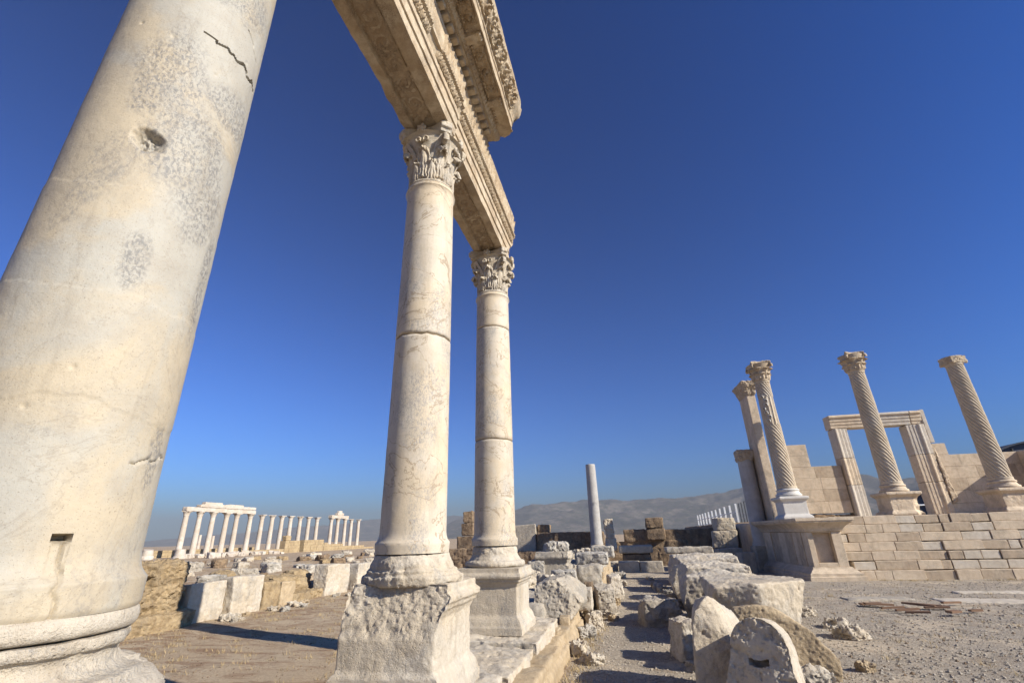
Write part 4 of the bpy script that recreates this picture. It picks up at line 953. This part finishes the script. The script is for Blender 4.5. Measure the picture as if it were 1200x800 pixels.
brick_wall('block_wall', 'square golden pier before the fourth free column of the far row', -55, -54, 70.7, 74.4, 1.8, 541)
brick_wall('block_wall', 'wide golden block wall before the last free columns of the far row', -55, -54, 75.5, 81.1, 1.85, 542)
brick_wall('block_wall', 'long golden wall tapering off to the right below the short beam', -55, -54, 81.2, 99, 1.3, 543, .05)
o = rough_block('pier_block', M['far_gold'], (-54.5, 71.5, 1.8), (.9, 1.2, .75), .08, 545, 0, (0, 0), .06, .12); tag(o, 'single golden block on top of the square golden pier', 'stone block')

# ------------------------------------------------------------------ back wall across the street end, lone column
def back_wall():
    rg = random.Random(9); mb = MB(); x0, x1 = -5.25, 5.2; z = 0; 
    for h in (.60, .58, .57):
        x = x0 + rg.uniform(-.3, 0)
        while x < x1:
            L = rg.uniform(.55, 1.15); y0 = 27.9 + rg.uniform(-.05, .05)
            if not (z > 1 and rg.random() < .06): mb.box(max(x, x0), min(x + L, x1) - .025, y0, 28.7, z - (.05 if z == 0 else 0), z + h - .02 + rg.uniform(-.03, .03) * (z > 1))
            x += L
        z += h
    tag(solid(mb, 'block_wall', M['brown'], None, .035, 50, rough=.07, seed=601, freq=2.4, wear=4), 'brown block wall closing the far end of the gravel street', 'wall')
back_wall()
def lone():
    root = empty('lone_column', (-1.94, 27.5, 0), 'tall thin grey column standing alone at the end of the left kerb', 'column')
    solid(MB().box(-.55, .55, -.55, .55, -.05, .62), 'plinth', M['grey'], root, .03, rough=.04, seed=610)
    link('base', MB().lathe([(.46, .62), (.47, .70), (.44, .78), (.38, .82), (.36, .92), (.40, .97), (.40, 1.03), (.32, 1.06)], 48).mesh('b'), M['marble'], root, 50)
    me = shaft_mesh([(.33, 1.06), (.335, 1.14), (.305, 1.25), (.29, 3.2), (.265, 5.2), (.25, 5.22)], 48, .06, None, .008, 5, lambda S2, P: np.clip((P[:, 2] - 2.3) * 3 + fbm(P, 3, 3, 3), 0, .45))
    link('shaft', me, M['lone'], root, 50)
M['lone'] = stone('marble_lone', (.50, .47, .43), (.44, .42, .39), (.33, .31, .28), (.27, .265, .26), .7, .4, .2, 1.2, .3, .6, True, .1, stain='stain')
lone()

def masonry(name, boxes, mats, pick, parent=None, seed=0, bev=.010, amp=.012):
    """blocks with open, chipped joints; pick(i) chooses the stone of each block"""
    mb = MB(); mi = []
    for i, b in enumerate(boxes): mb.box(*b); mi += [pick(i)] * 6
    me = mb.mesh(name); o = link(name, me, None, parent, 30)
    for q in mats: me.materials.append(q)
    me.polygons.foreach_set('material_index', np.array(mi, np.int32))
    bm = bmesh.new(); bm.from_mesh(me); bmesh.ops.bevel(bm, geom=bm.edges[:], offset=bev, segments=1, affect='EDGES')
    bmesh.ops.subdivide_edges(bm, edges=[e for e in bm.edges if e.calc_length() > .25], cuts=4, use_grid_fill=True); bm.to_mesh(me); bm.free()
    wear(me, amp, 6, seed); wear(me, amp * .5, 19, seed + 1); me.set_sharp_from_angle(angle=R(30)); return o

# ------------------------------------------------------------------ temple podium on the right
PY = R(3.0); PX0, PY0 = 5.69, 19.1
PM = Matrix.Translation((PX0, PY0, 0)) @ Matrix.Rotation(PY, 4, 'Z')
def pl(o): o.matrix_world = PM @ o.matrix_world; return o
def podium():
    root = empty('temple_podium', (PX0, PY0, 0), 'travertine temple podium with broad steps and a panelled corner wing', 'podium', None, PY)
    # wing: dado slabs, with a recessed panel in the front
    D = .40; T = 1.48
    bx = [(.03, .20, 0, .5, D, T), (.79, 1.10, 0, .5, D, T), (.203, .787, 0, .5, D, .53), (.203, .787, 0, .5, T - .035, T), (.203, .787, .20, .5, .535, T - .04)]
    y = .5; dr = random.Random(3)
    for L in (.50, .42, .75, .70, .9, .8, .8): q = dr.uniform(-.035, .03); bx.append((.03 + q, .6, y + .022, y + L, D, T)); y += L
    bx.append((.12, 1.05, .4, y, D, T - .02))
    masonry('wing_wall', bx, [M['podium'], M['podium_dark']], lambda i: (0, 0, 0, 0, 0, 1, 0, 1, 0, 1, 0, 0, 1)[i % 13], root, 620, .008, .008)
    pr = [(.30, -.05), (.30, .12), (.26, .14), (.26, .22), (.20, .25), (.14, .31), (.08, .35), (.06, .40)]
    mb = MB(); v = []; f = []
    for (a, z) in pr: v += [(-a + .03, -a, z), (1.10 + a, -a, z), (1.10 + a, 5.0, z), (-a + .03, 5.0, z)]
    for i in range(len(pr) - 1):
        for k in range(4): k2 = (k + 1) % 4; f.append((i * 4 + k, i * 4 + k2, i * 4 + 4 + k2, i * 4 + 4 + k))
    f.append((3, 2, 1, 0)); e = 4 * len(pr) - 4; f.append((e, e + 1, e + 2, e + 3)); mb.add(v, f)
    me = mb.mesh('base_moulding'); bm = bmesh.new(); bm.from_mesh(me); bmesh.ops.subdivide_edges(bm, edges=[e_ for e_ in bm.edges if e_.calc_length() > .4], cuts=24, use_grid_fill=True); bm.to_mesh(me); bm.free(); link('base_moulding', wear(wear(me, .016, 4, 621), .008, 14, 621), M['podium'], root, 28)
    pr = [(.02, 1.48), (.06, 1.50), (.07, 1.55), (.12, 1.62), (.20, 1.70), (.30, 1.76), (.33, 1.78), (.33, 1.82), (.36, 1.83), (.36, 1.92)]
    mb = MB(); v = []; f = []
    for (a, z) in pr: v += [(-a + .03, -a, z), (1.10 + a, -a, z), (1.10 + a, 5.0, z), (-a + .03, 5.0, z)]
    for i in range(len(pr) - 1):
        for k in range(4): k2 = (k + 1) % 4; f.append((i * 4 + k, i * 4 + k2, i * 4 + 4 + k2, i * 4 + 4 + k))
    f.append((3, 2, 1, 0)); e = 4 * len(pr) - 4; f.append((e, e + 1, e + 2, e + 3)); mb.add(v, f)
    me = mb.mesh('cornice'); bm = bmesh.new(); bm.from_mesh(me); bmesh.ops.subdivide_edges(bm, edges=[e_ for e_ in bm.edges if e_.calc_length() > .4], cuts=24, use_grid_fill=True); bm.to_mesh(me); bm.free(); link('cornice', wear(wear(me, .016, 4, 622), .008, 14, 622), M['podium'], root, 28)
    # steps: each a course of blocks, some newly cut, some worn
    n = 7; rh = 1.95 / n; rg = random.Random(31); mats = [M['podium'], M['podium_dark'], M['podium_new']]
    for k in range(n):
        mb = MB(); mi = []; x = 1.36 - (.26 if rh * k > .35 else 0) if k < 99 else 0; v0 = .02 + .11 * k
        x = 1.40 if k == 0 else (1.30 if k == 1 else 1.11)
        while x < 13.6:
            L = rg.uniform(.4, 1.25); dy = rg.uniform(0, .012); broken = (x > 3.2 and x < 9 and rg.random() < .55) or rg.random() < .18
            if broken: L *= .7; dy += rg.uniform(.0, .05)
            b0 = len(mb.f); z0 = rh * k - (.08 if k == 0 else 0); z1 = rh * (k + 1) - .004
            if rg.random() < .16 and broken and k > 2: dy += .14
            mb.box(x, x + L - .008 - (.02 if broken else 0), v0 + dy, v0 + .75, z0 + .004, z1 - (.02 if broken else 0))
            m_ = 1 if (broken and rg.random() < .5) else (2 if broken else (0 if rg.random() < .8 else 1)); mi += [m_] * 6; x += L
        me = mb.mesh('step'); o = link('step', me, None, root, 30)
        for q in mats: me.materials.append(q)
        me.polygons.foreach_set('material_index', np.array(mi, np.int32))
        bm = bmesh.new(); bm.from_mesh(me); bmesh.ops.bevel(bm, geom=bm.edges[:], offset=.012, segments=1, affect='EDGES'); bmesh.ops.subdivide_edges(bm, edges=[e for e in bm.edges if e.calc_length() > .25], cuts=3, use_grid_fill=True); bm.to_mesh(me); bm.free()
        wear(me, .018, 5, 640 + k); wear(me, .010, 17, 650 + k); me.set_sharp_from_angle(angle=R(30))
    mb = MB().box(1.1, 13.6, 1.35, 9.5, 1.2, 1.945).box(.05, 1.12, 4.9, 9.5, -.05, 1.90)
    solid(mb, 'floor', M['podium'], root, .08, 50, rough=.01, seed=650, wear=1)
M['podium_new'] = stone('travertine_pale', (.60, .53, .43), (.55, .48, .38), (.40, .33, .25), None, 0, .3, 0, 1.4, .5)
podium()

def spiral_shaft(parent, z0, z1, r0, r1, N_=16, pitch=-5.5, blank=None, lower_blank=None):
    n, m = 176, 420; v = []; f = []
    zs = np.linspace(z0, z1, m)
    for z in zs:
        t = (z - z0) / (z1 - z0); rr = r0 + (r1 - r0) * t ** 1.2
        for k in range(n):
            a = 2 * math.pi * k / n; fl = abs(math.sin((N_ * a - z * 2 * math.pi * pitch) / 2)) ** .6
            d = -.036 * (1 - fl)
            if t < .02 or t > .985: d = .015
            if blank and blank[0] < z < blank[1]: d = -.012 - .030 * abs(math.sin(7 * a)) ** .8 + (.0 if math.cos(a + 2.0) < .3 else .02)
            v.append(((rr + d) * math.cos(a), (rr + d) * math.sin(a), z))
    for i in range(m - 1):
        for k in range(n): k2 = (k + 1) % n; f.append((i * n + k, i * n + k2, (i + 1) * n + k2, (i + 1) * n + k))
    f.append(tuple(range(n))[::-1]); f.append(tuple(range((m - 1) * n, m * n)))
    mb = MB(); mb.v = v; mb.f = f; me = mb.mesh('s'); link('spiral_shaft', wear(me, .012, 3, int(z1 * 10)), M['spiral'], parent, 50)
def rough_capital(parent, z, r, h, w_, seed, mat, whole=True, sq=False):
    """acanthus capital seen from afar: bell, two rings of leaves, abacus"""
    prof = [(r, 0), (r * 1.12, .02), (r * 1.12, .06), (r * 1.0, .08), (r * 1.12, h * .4), (r * 1.45, h * .72), (w_ * .95, h * .86)]
    cap = link('capital', wear(MB().lathe(prof, 40).mesh('bell'), .03, 4, seed), mat, parent, 45); cap.location = (0, 0, z); rg = random.Random(seed)
    mb = MB()
    for ring, (zz, hh, out, off) in enumerate([(.08, .36, .10, 0), (.12, .62, .16, .5)]):
        for k in range(8):
            a = (k + off) * math.pi / 4; F = []
            for i in range(7):
                t = i / 6; row = []
                for j in range(5):
                    u = -1 + j / 2; q = zz * h + (hh * h) * min(t, .85) - (.06 * h if t > .9 else 0); rr = r * (1.10 + .42 * (q / h) ** 2) + .03 + out * max(0, (t - .5) / .5) ** 1.5 * .9 - .03 * u * u + (.02 if abs(u) < .2 else 0)
                    aa = a + u * .30 * (1 - .5 * max(0, t - .6)); row.append((rr * math.cos(aa), rr * math.sin(aa), q))
                F.append(row)
            g = grid_solid(F, .05); mb.add(g.v, g.f)
    for k in range(4):
        a = math.pi / 4 + k * math.pi / 2
        if rg.random() < .75: g = spiral_tube((w_ * .98 * math.cos(a), w_ * .98 * math.sin(a), h * .74), (math.cos(a), math.sin(a), 0), (-math.sin(a), math.cos(a), 0), .09, 1.3, .04); mb.add(g.v, g.f)
    link('leaves', wear(mb.mesh('leaves'), .035, 6, seed), mat, cap, 50)
    if whole:
        poly = []
        for k in range(4):
            a0 = math.pi / 4 + k * math.pi / 2; c0 = Vector((math.cos(a0), math.sin(a0))) * w_ * 1.25; c1 = Vector((math.cos(a0 + math.pi / 2), math.sin(a0 + math.pi / 2))) * w_ * 1.25
            nn = (c0 + c1).normalized()
            for q in np.linspace(.06, .94, 8): p = c0 + (c1 - c0) * q - nn * .11 * math.sin(math.pi * q); poly.append((p.x, p.y))
        solid(MB().prism(poly, 'z', h * .85, h), 'abacus', mat, cap, .025, rough=.05, seed=seed, freq=4)
SPED = lambda w_, h: [(w_ * 1.12, 0), (w_ * 1.12, .08), (w_ * 1.02, .14), (w_ * .92, .17), (w_ * .90, h - .20), (w_ * .95, h - .17), (w_ * 1.05, h - .12), (w_ * 1.12, h - .10), (w_ * 1.12, h - .02), (w_ * 1.05, h)]
def temple_column(x, y, label, pmat, seed, z0, ztop, captype, blank=None, broken=False):
    root = empty('spiral_column', (x, y, z0), label, 'column', 'spiral fluted columns of the temple', PY)
    h = .82; pd = SPED(.47 if blank else .53, h)
    def fn(P, N):
        if broken: P[:, 0] += np.clip(.35 - P[:, 2], 0, 1) * .0; m = np.clip((P[:, 0] - .25) / .2, 0, 1) * np.clip((.62 - P[:, 2]) / .2, 0, 1); P[:, 1] += m * .25 * (.7 + fbm(P, 3, 3, seed)) * (P[:, 1] < 0)
        return P
    solid(MB().square_lathe(pd), 'pedestal', pmat, root, .02, 45, rough=.006 if pmat is M['restored'] else .03, seed=seed, wear=2, fn=fn)
    b = [(.30, h - .01)] + torus_prof(.42, h, h + .11, .05, 6) + [(.42, h + .12), (.40, h + .16), (.385, h + .19)] + torus_prof(.385, h + .20, h + .27, .03, 5) + [(.37, h + .29), (.33, h + .31)]
    link('base', wear(MB().lathe(b, 64).mesh('b'), .006 if pmat is M['restored'] else .02, 4, seed), pmat, root, 50)
    top = ztop - z0 - (captype[1])
    spiral_shaft(root, h + .30, top, .345, .285, blank=(blank[0] - z0, blank[1] - z0) if blank else None)
    if blank:                                                      # raised tendril carved on the fluted drum
        mb = MB()
        for q in range(7):
            zz = blank[0] - z0 + .12 + q * .17; a = -2.2 + .25 * math.sin(q * 1.7)
            g = spiral_tube((.315 * math.cos(a), .315 * math.sin(a), zz), (-math.sin(a), math.cos(a), 0), (math.cos(a), math.sin(a), 0), .085, 1.1, .018); mb.add(g.v, g.f)
        build(mb, 'tendril_relief', M['restored'], root, 60)
    if captype[0] == 'cap': rough_capital(root, top, .29, captype[1], .50 if blank else .45, seed + 5, M['carved2'])
    else: o = rough_block('capital', M['carved2'], (0, 0, top - .01), (.66, .66, captype[1]), .07, seed, 10, (0, 0), .02, .12, root)
    return root
M['carved2'] = stone('marble_capital', (.56, .46, .33), (.50, .40, .28), (.32, .23, .15), (.34, .28, .2), .4, .5, 0, 1.2, .5)
temple_column(6.10, 21.35, 'spiral fluted column with tendril relief on a new white pedestal above the podium wing', M['restored'], 660, 1.93, 8.30, ('cap', .85), (5.6, 6.75))
temple_column(9.82, 21.55, 'spiral fluted column with a full capital standing before the temple doorway', M['podium'], 661, 1.95, 8.40, ('cap', .82), None, True)
temple_column(13.45, 21.75, 'spiral fluted column with only a stump of its capital at the right edge', M['podium'], 662, 1.95, 7.93, ('stub', .33))

def pillar():
    root = empty('corner_pillar', (5.98, 23.75, 1.90), 'tall square corner pillar with a leafy capital behind the first spiral column', 'pillar', None, PY)
    mb = MB(); z = 0
    for h in (1.3, 1.5, 1.25, 1.45): mb.box(-.19, .19, -.60, .60, z, z + h - .012); z += h
    mb.box(-.17, .17, -.57, .57, 0, z - .03)
    solid(mb, 'shaft', M['podium'], root, .022, 50, rough=.012, seed=670, wear=2)
    c = solid(MB().hull([(-.2, -.62, 0), (.2, -.62, 0), (-.2, .62, 0), (.2, .62, 0), (-.38, -.82, .58), (.38, -.82, .58), (-.38, .82, .6), (.38, .82, .6), (-.34, -.78, .66), (.34, -.78, .66), (.34, .78, .66), (-.34, .78, .66)]), 'capital', M['carved2'], root, .022, 50, rough=.09, seed=671, freq=6, wear=2)
    c.location = (0, 0, 5.48)
    root = empty('short_pier', (5.42, 24.2, -.05), 'shorter grey repaired pier with a broken brown cap left of the tall corner pillar', 'pier', None, PY)
    solid(MB().box(-.42, .42, -.42, .42, 0, 1.0), 'footing', M['grey'], root, .03, rough=.04, seed=672)
    link('shaft', wear(MB().lathe([(.40, .98), (.40, 1.1), (.35, 1.2), (.33, 4.62), (.2, 4.63)], 32).mesh('s'), .01, 3, 3), M['pier'], root, 40)
    rough_block('cap', M['carved2'], (0, 0, 4.6), (.72, .72, .52), .08, 673, 0, (0, 0), .02, .15, root)
M['pier'] = stone('stone_repaired', (.50, .475, .44), (.45, .42, .38), (.36, .33, .29), None, 0, .3, 0, 1, .2)
pillar()

def cella():
    yy = 26.0
    def wall(x0, steps, lb, seed, rub):
        """coursed ashlar; steps = list of (x_end, z_top)"""
        boxes = []; rg = random.Random(seed); z = 1.95 + rub; ch = .535
        while z < max(q[1] for q in steps) - .1:
            lim = max([xe_ for (xe_, zt) in steps if zt >= z + ch * .7] or [x0]); x = x0
            while x < lim - .01:
                L = min(rg.uniform(.8, 1.9), lim - x)
                if lim - x - L < .35: L = lim - x
                boxes.append((x, x + L - .006, yy + rg.uniform(0, .010), yy + .55, z, z + ch - .006)); x += L
            z += ch
        o = masonry('cella_wall', boxes, [M['podium'], M['podium_dark'], M['podium_new']], lambda i: (0, 0, 0, 1, 0, 0, 0, 0, 1, 0, 0)[(i * 7 + seed) % 11], None, seed, .006, .010)
        return tag(pl_y(o), lb, 'wall', 'coursed walls of the temple')
    def pl_y(o): o.matrix_world = Matrix.Translation((5.69, 26, 0)) @ Matrix.Rotation(PY, 4, 'Z') @ Matrix.Translation((-5.69, -26, 0)) @ o.matrix_basis; return o
    # steps listed so that the highest course ends first
    wall(7.65, [(10.08, 4.55), (9.05, 4.60), (8.77, 5.64)], 'coursed temple wall stepping down towards the left of the doorway', 680, .27)
    wall(14.15, [(17.9, 4.65), (14.78, 5.18)], 'coursed temple wall right of the doorway crossed by a slanting shadow', 681, 0)
    tag(pl_y(rough_block('antae_wall', M['podium'], (17.78, 25.3, 1.9), (.5, 1.9, 2.78), .015, 682, 0, (0, 0), .04, .02)), 'end wall projecting forward at the right end of the temple wall', 'wall')
    mb = MB(); rg = random.Random(8); x = 7.7
    while x < 10: L = rg.uniform(.2, .5); mb.box(x, x + L, yy + .02 + rg.uniform(0, .06), yy + .5, 1.9, 2.16 + rg.uniform(-.04, .05)); x += L + .02
    tag(pl_y(solid(mb, 'rubble_course', M['brown'], None, .025, 50, rough=.06, seed=683, freq=4)), 'thin brown rubble course under the temple wall left of the doorway', 'rubble')
    root = empty('door_frame', (0, 0, 0), 'tall moulded marble door frame standing open to the sky', 'door frame'); 
    root.matrix_world = Matrix.Translation((5.69, 26, 0)) @ Matrix.Rotation(PY, 4, 'Z') @ Matrix.Translation((-5.69, -26, 0))
    def jamb(name, x0, x1, z0, z1, out, mats, seed, z_lo=None):
        """a jamb with three stepped fasciae and an outer moulding; out = -1 opens to the right"""
        W = x1 - x0; s = 1 if out < 0 else -1; xi = x1 if out < 0 else x0        # inner edge
        prof = [(0, 0), (0, -.10), (.14, -.10), (.14, -.118), (.30, -.118), (.30, -.136), (.44, -.136), (.50, -.19), (.56, -.20), (.60, -.17), (W, -.16), (W, .5), (0, .5)]
        poly = [(xi - s * p[0], yy + p[1]) for p in prof]
        zs = [z0 + (z1 - z0) * t for t in (0, .36, .66, 1)] 
        for k in range(3):
            o = solid(MB().prism(poly, 'z', zs[k] + .006, zs[k + 1] - .006), name, mats[k], root, .018, 45, rough=.012, seed=seed + k, wear=2)
    jamb('jamb', 10.12, 10.76, 1.93, 6.08, -1, [M['jamb'], M['podium'], M['jamb']], 690)
    jamb('jamb', 13.34, 14.10, 1.93, 6.08, 1, [M['podium'], M['podium'], M['jamb']], 694)
    lp = [(6.10, -.08), (6.10, .5), (6.74, .5), (6.74, -.16), (6.70, -.20), (6.62, -.21), (6.56, -.14), (6.42, -.14), (6.42, -.11), (6.26, -.11), (6.26, -.08)]
    for k, (a, b, mt) in enumerate([(10.06, 12.2, M['podium']), (12.22, 13.62, M['jamb']), (13.64, 14.12, M['podium'])]):
        v = [(yy + p[1], p[0]) for p in lp]; solid(MB().prism(v, 'x', a, b), 'lintel', mt, root, .018, 45, rough=.014, seed=698 + k, wear=2)
    solid(MB().box(14.125, 14.32, yy - .12, yy + .45, 5.2, 6.78), 'outer_pilaster', M['jamb'], root, .02, rough=.01, seed=702)
    c = chunk('broken_moulding', [(14.13, yy - .2, 2.5), (14.40, yy - .15, 2.55), (14.13, yy + .1, 2.5), (14.35, yy + .1, 3.2), (14.13, yy - .2, 5.1), (14.25, yy - .1, 5.0), (14.3, yy + .05, 4.2), (14.35, yy - .18, 3.0)], M['podium_dark'], .02, .08, 703, 'x', 'x', None, 4)
    for kk in ('label', 'category', 'kind'): del c[kk]
    c.parent = root
cella()

# ------------------------------------------------------------------ behind the temple
def shelter(x0, x1, y, z0, rise, label, seed):
    root = empty('dark_shelter', ((x0 + x1) / 2, y, 0), label, 'shelter', 'dark vaulted shelters behind the temple'); w_ = (x1 - x0) / 2
    arc = [(w_ * math.cos(t), z0 + rise * math.sin(t)) for t in np.linspace(0, math.pi, 25)]; inn = [(p[0] * .97, p[1] - .12) for p in arc][::-1]
    build(MB().prism(arc + inn, 'y', 0, 3), 'roof', M['dark_roof'], root, 30)
    build(MB().prism([(w_ * .96, -.1)] + [(p[0] * .96, p[1] - .1) for p in arc] + [(-w_ * .96, -.1)], 'y', .3, .45), 'end_wall', M['dark_roof'], root, 30)
    for s in (-.45, 0, .45): build(MB().box(s * w_ - .05, s * w_ + .05, .18, .297, 0, z0 + rise * .75), 'frame_post', M['dark_metal'] if s else M['white_paint'], root, 30)
    build(MB().box(-w_ * .9, w_ * .9, .16, .296, z0 - .3, z0 - .2), 'frame_rail', M['white_paint'], root, 30)
shelter(21.7, 24.3, 46, 3.35, .9, 'dark vaulted shelter with a white framed end seen through the temple doorway', 1)
shelter(29.0, 38.0, 48, 5.6, 2.3, 'larger dark vaulted shelter whose roof shows above the temple wall', 2)

def fence():
    P0, P1 = Vector((7.05, 58, 2.05)), Vector((6.70, 35, 2.05)); n = 11
    plat = struct(solid(MB().box(5.6, 9.5, 34.0, 60, -.05, 2.04), 'terrace', M['brown'], None, .15, rough=.10, seed=710, freq=.8))
    root = empty('railing', P0, 'white railing of upright posts leaning in view behind the pale block stack', 'railing')
    for k in range(n):
        p = P0.lerp(P1, k / (n - 1)) - P0; build(MB().box(p.x - .06, p.x + .06, p.y - .06, p.y + .06, 0, 1.15), 'post', M['white_paint'], root, 30)
    for zz in (.12, .62):
        mb = MB(); d = P1 - P0; mb.add([(-.02, 0, zz), (.02, 0, zz), (.02, 0, zz + .05), (-.02, 0, zz + .05), (d.x - .02, d.y, zz), (d.x + .02, d.y, zz), (d.x + .02, d.y, zz + .05), (d.x - .02, d.y, zz + .05)], [(0, 1, 2, 3), (7, 6, 5, 4), (0, 4, 5, 1), (1, 5, 6, 2), (2, 6, 7, 3), (3, 7, 4, 0)])
        build(mb, 'rail', M['white_paint'], root, 30)
    root = empty('dark_railing', (6.75, 34.5, 2.04), 'dark metal railing posts at the near end of the white railing', 'railing')
    for k in range(4): build(MB().box(.02 + k * .17, .06 + k * .17, -.03, .03, 0, 1.15 + .05 * k), 'post', M['dark_metal'], root, 30)
    build(MB().box(.36, .95, -.025, .025, 1.22, 1.26), 'rail', M['dark_metal'], root, 30)
fence()

# ------------------------------------------------------------------ right gravel: flush slabs, rusty planks, grit
for k, (x, y, sx, sy, rz, lb) in enumerate([(5.45, 14.3, 1.5, .55, 4, 'worn paving slab flush with the gravel left of the rusty planks'), (7.6, 13.9, 2.2, .8, -8, 'long paving slab flush with the gravel right of the rusty planks'), (9.9, 13.3, 2.2, .9, -8, 'paving slab flush with the gravel at the right picture edge'), (8.6, 15.6, 2.0, .35, 2, 'narrow grey strip in the gravel before the steps'), (11.2, 16.4, 2.4, .5, 0, 'pale slab strip in the gravel before the right end of the steps')]):
    o = rough_block('paving_slab', M['podium_new' if k % 2 else 'grey'], (x, y, -.07), (sx, sy, .11), .02, 720 + k, rz, (0, 0), .03, .12); tag(o, lb, 'paving slab', 'paving slabs in the gravel')
rg = random.Random(77); proto = None
for k in range(11):
    mb = MB().box(-.30, .36, -.045, .045, 0, .035); o = link('rusty_plank', wear(mb.mesh('p'), .01, 5, k), M['rust_wood'], None, 30)
    o.location = (5.7 + rg.uniform(-.9, 1.0), 12.7 + rg.uniform(-.9, .55), .025 + .003 * k); o.rotation_euler = (0, R(rg.uniform(-3, 3)), R(rg.uniform(-65, 25))); o.scale = (rg.uniform(.25, 1.0), rg.uniform(.6, 1.5), 1)
    tag(o, 'rusty brown plank piece lying in a scatter on the right gravel', 'plank', 'scatter of rusty planks')
def grit():
    rs = np.random.RandomState(5); t = np.array([(0, 0, 1.), (.94, 0, -.33), (-.47, .82, -.33), (-.47, -.82, -.33)])
    oc = np.array([(1, 0, 0), (-1, 0, 0), (0, 1, 0), (0, -1, 0), (0, 0, 1), (0, 0, -1.)]); of = [(0, 2, 4), (2, 1, 4), (1, 3, 4), (3, 0, 4), (2, 0, 5), (1, 2, 5), (3, 1, 5), (0, 3, 5)]
    def field(name, n, region, smin, smax, mat, seed):
        rs = np.random.RandomState(seed); V = []; F = []
        X, Y = region(rs, n); Z = ground_z(np.stack([X, Y, 0 * X], 1))
        for i in range(n):
            s = smin + (smax - smin) * rs.rand() ** 3; a = rs.rand() * 6.28; c_, s_ = math.cos(a), math.sin(a)
            p = oc * (s * (.7 + .6 * rs.rand(6)))[:, None] * (1, .8, .6); q = np.stack([p[:, 0] * c_ - p[:, 1] * s_ + X[i], p[:, 0] * s_ + p[:, 1] * c_ + Y[i], p[:, 2] + Z[i] + s * .15], 1)
            b = len(V); V += q.tolist(); F += [(u + b, v + b, w2 + b) for u, v, w2 in of]
        mb = MB(); mb.v = V; mb.f = F; struct(build(mb, name, mat, None, 30, False), 'stuff')
    def street(rs, n): r = rs.rand(n) ** 1.5; return rs.uniform(-1.0, .9, n), 5.5 + 16 * r
    def right(rs, n): r = rs.rand(n) ** 1.3; y = 4.5 + 14 * r; return 1.2 + (y * .78 - 1.2) * rs.rand(n), y
    def left(rs, n): r = rs.rand(n); y = 4.0 + 9 * r; return -2.8 - (6.6) * rs.rand(n), y + 2
    field('gravel', 9000, street, .006, .028, M['grey'], 1); field('gravel', 17000, right, .008, .034, M['grey'], 2); field('gravel', 2500, right, .008, .030, M['brown'], 4); field('gravel', 5000, left, .004, .02, M['brown'], 3)
    # dry grass blades on the left dirt
    rs = np.random.RandomState(9); V = []; F = []
    for c in range(760):
        x, y = (rs.uniform(-9.5, -2.9), rs.uniform(5.5, 15)) if c < 300 else (rs.uniform(-1.03, -.7), rs.uniform(5.5, 12)) if c < 420 else (rs.uniform(1.6, 9) , rs.uniform(6, 18)) if c < 560 else (rs.uniform(6.8, 16), 18.85 + .3 * rs.rand()) if c < 640 else (rs.uniform(-25, -10.4), rs.uniform(10.5, 30))
        z = float(ground_z(np.array([[x, y, 0.]]))[0])
        for b in range(16):
            a = rs.rand() * 6.28; h = rs.uniform(.02, .085) * rs.uniform(.5, 1); bx, by = x + rs.normal() * .06, y + rs.normal() * .06; l = h * rs.uniform(.4, 1.4); i = len(V)
            V += [(bx - .005 * math.sin(a), by + .005 * math.cos(a), z - .01), (bx + .005 * math.sin(a), by - .005 * math.cos(a), z - .01), (bx + l * math.cos(a), by + l * math.sin(a), z + h)]; F.append((i, i + 1, i + 2))
    mb = MB(); mb.v = V; mb.f = F; struct(build(mb, 'dry_grass', M['dry'], None, None, False), 'stuff')
M['dry'] = plain('dry_grass_blades', (.40, .30, .15), .9)
grit()
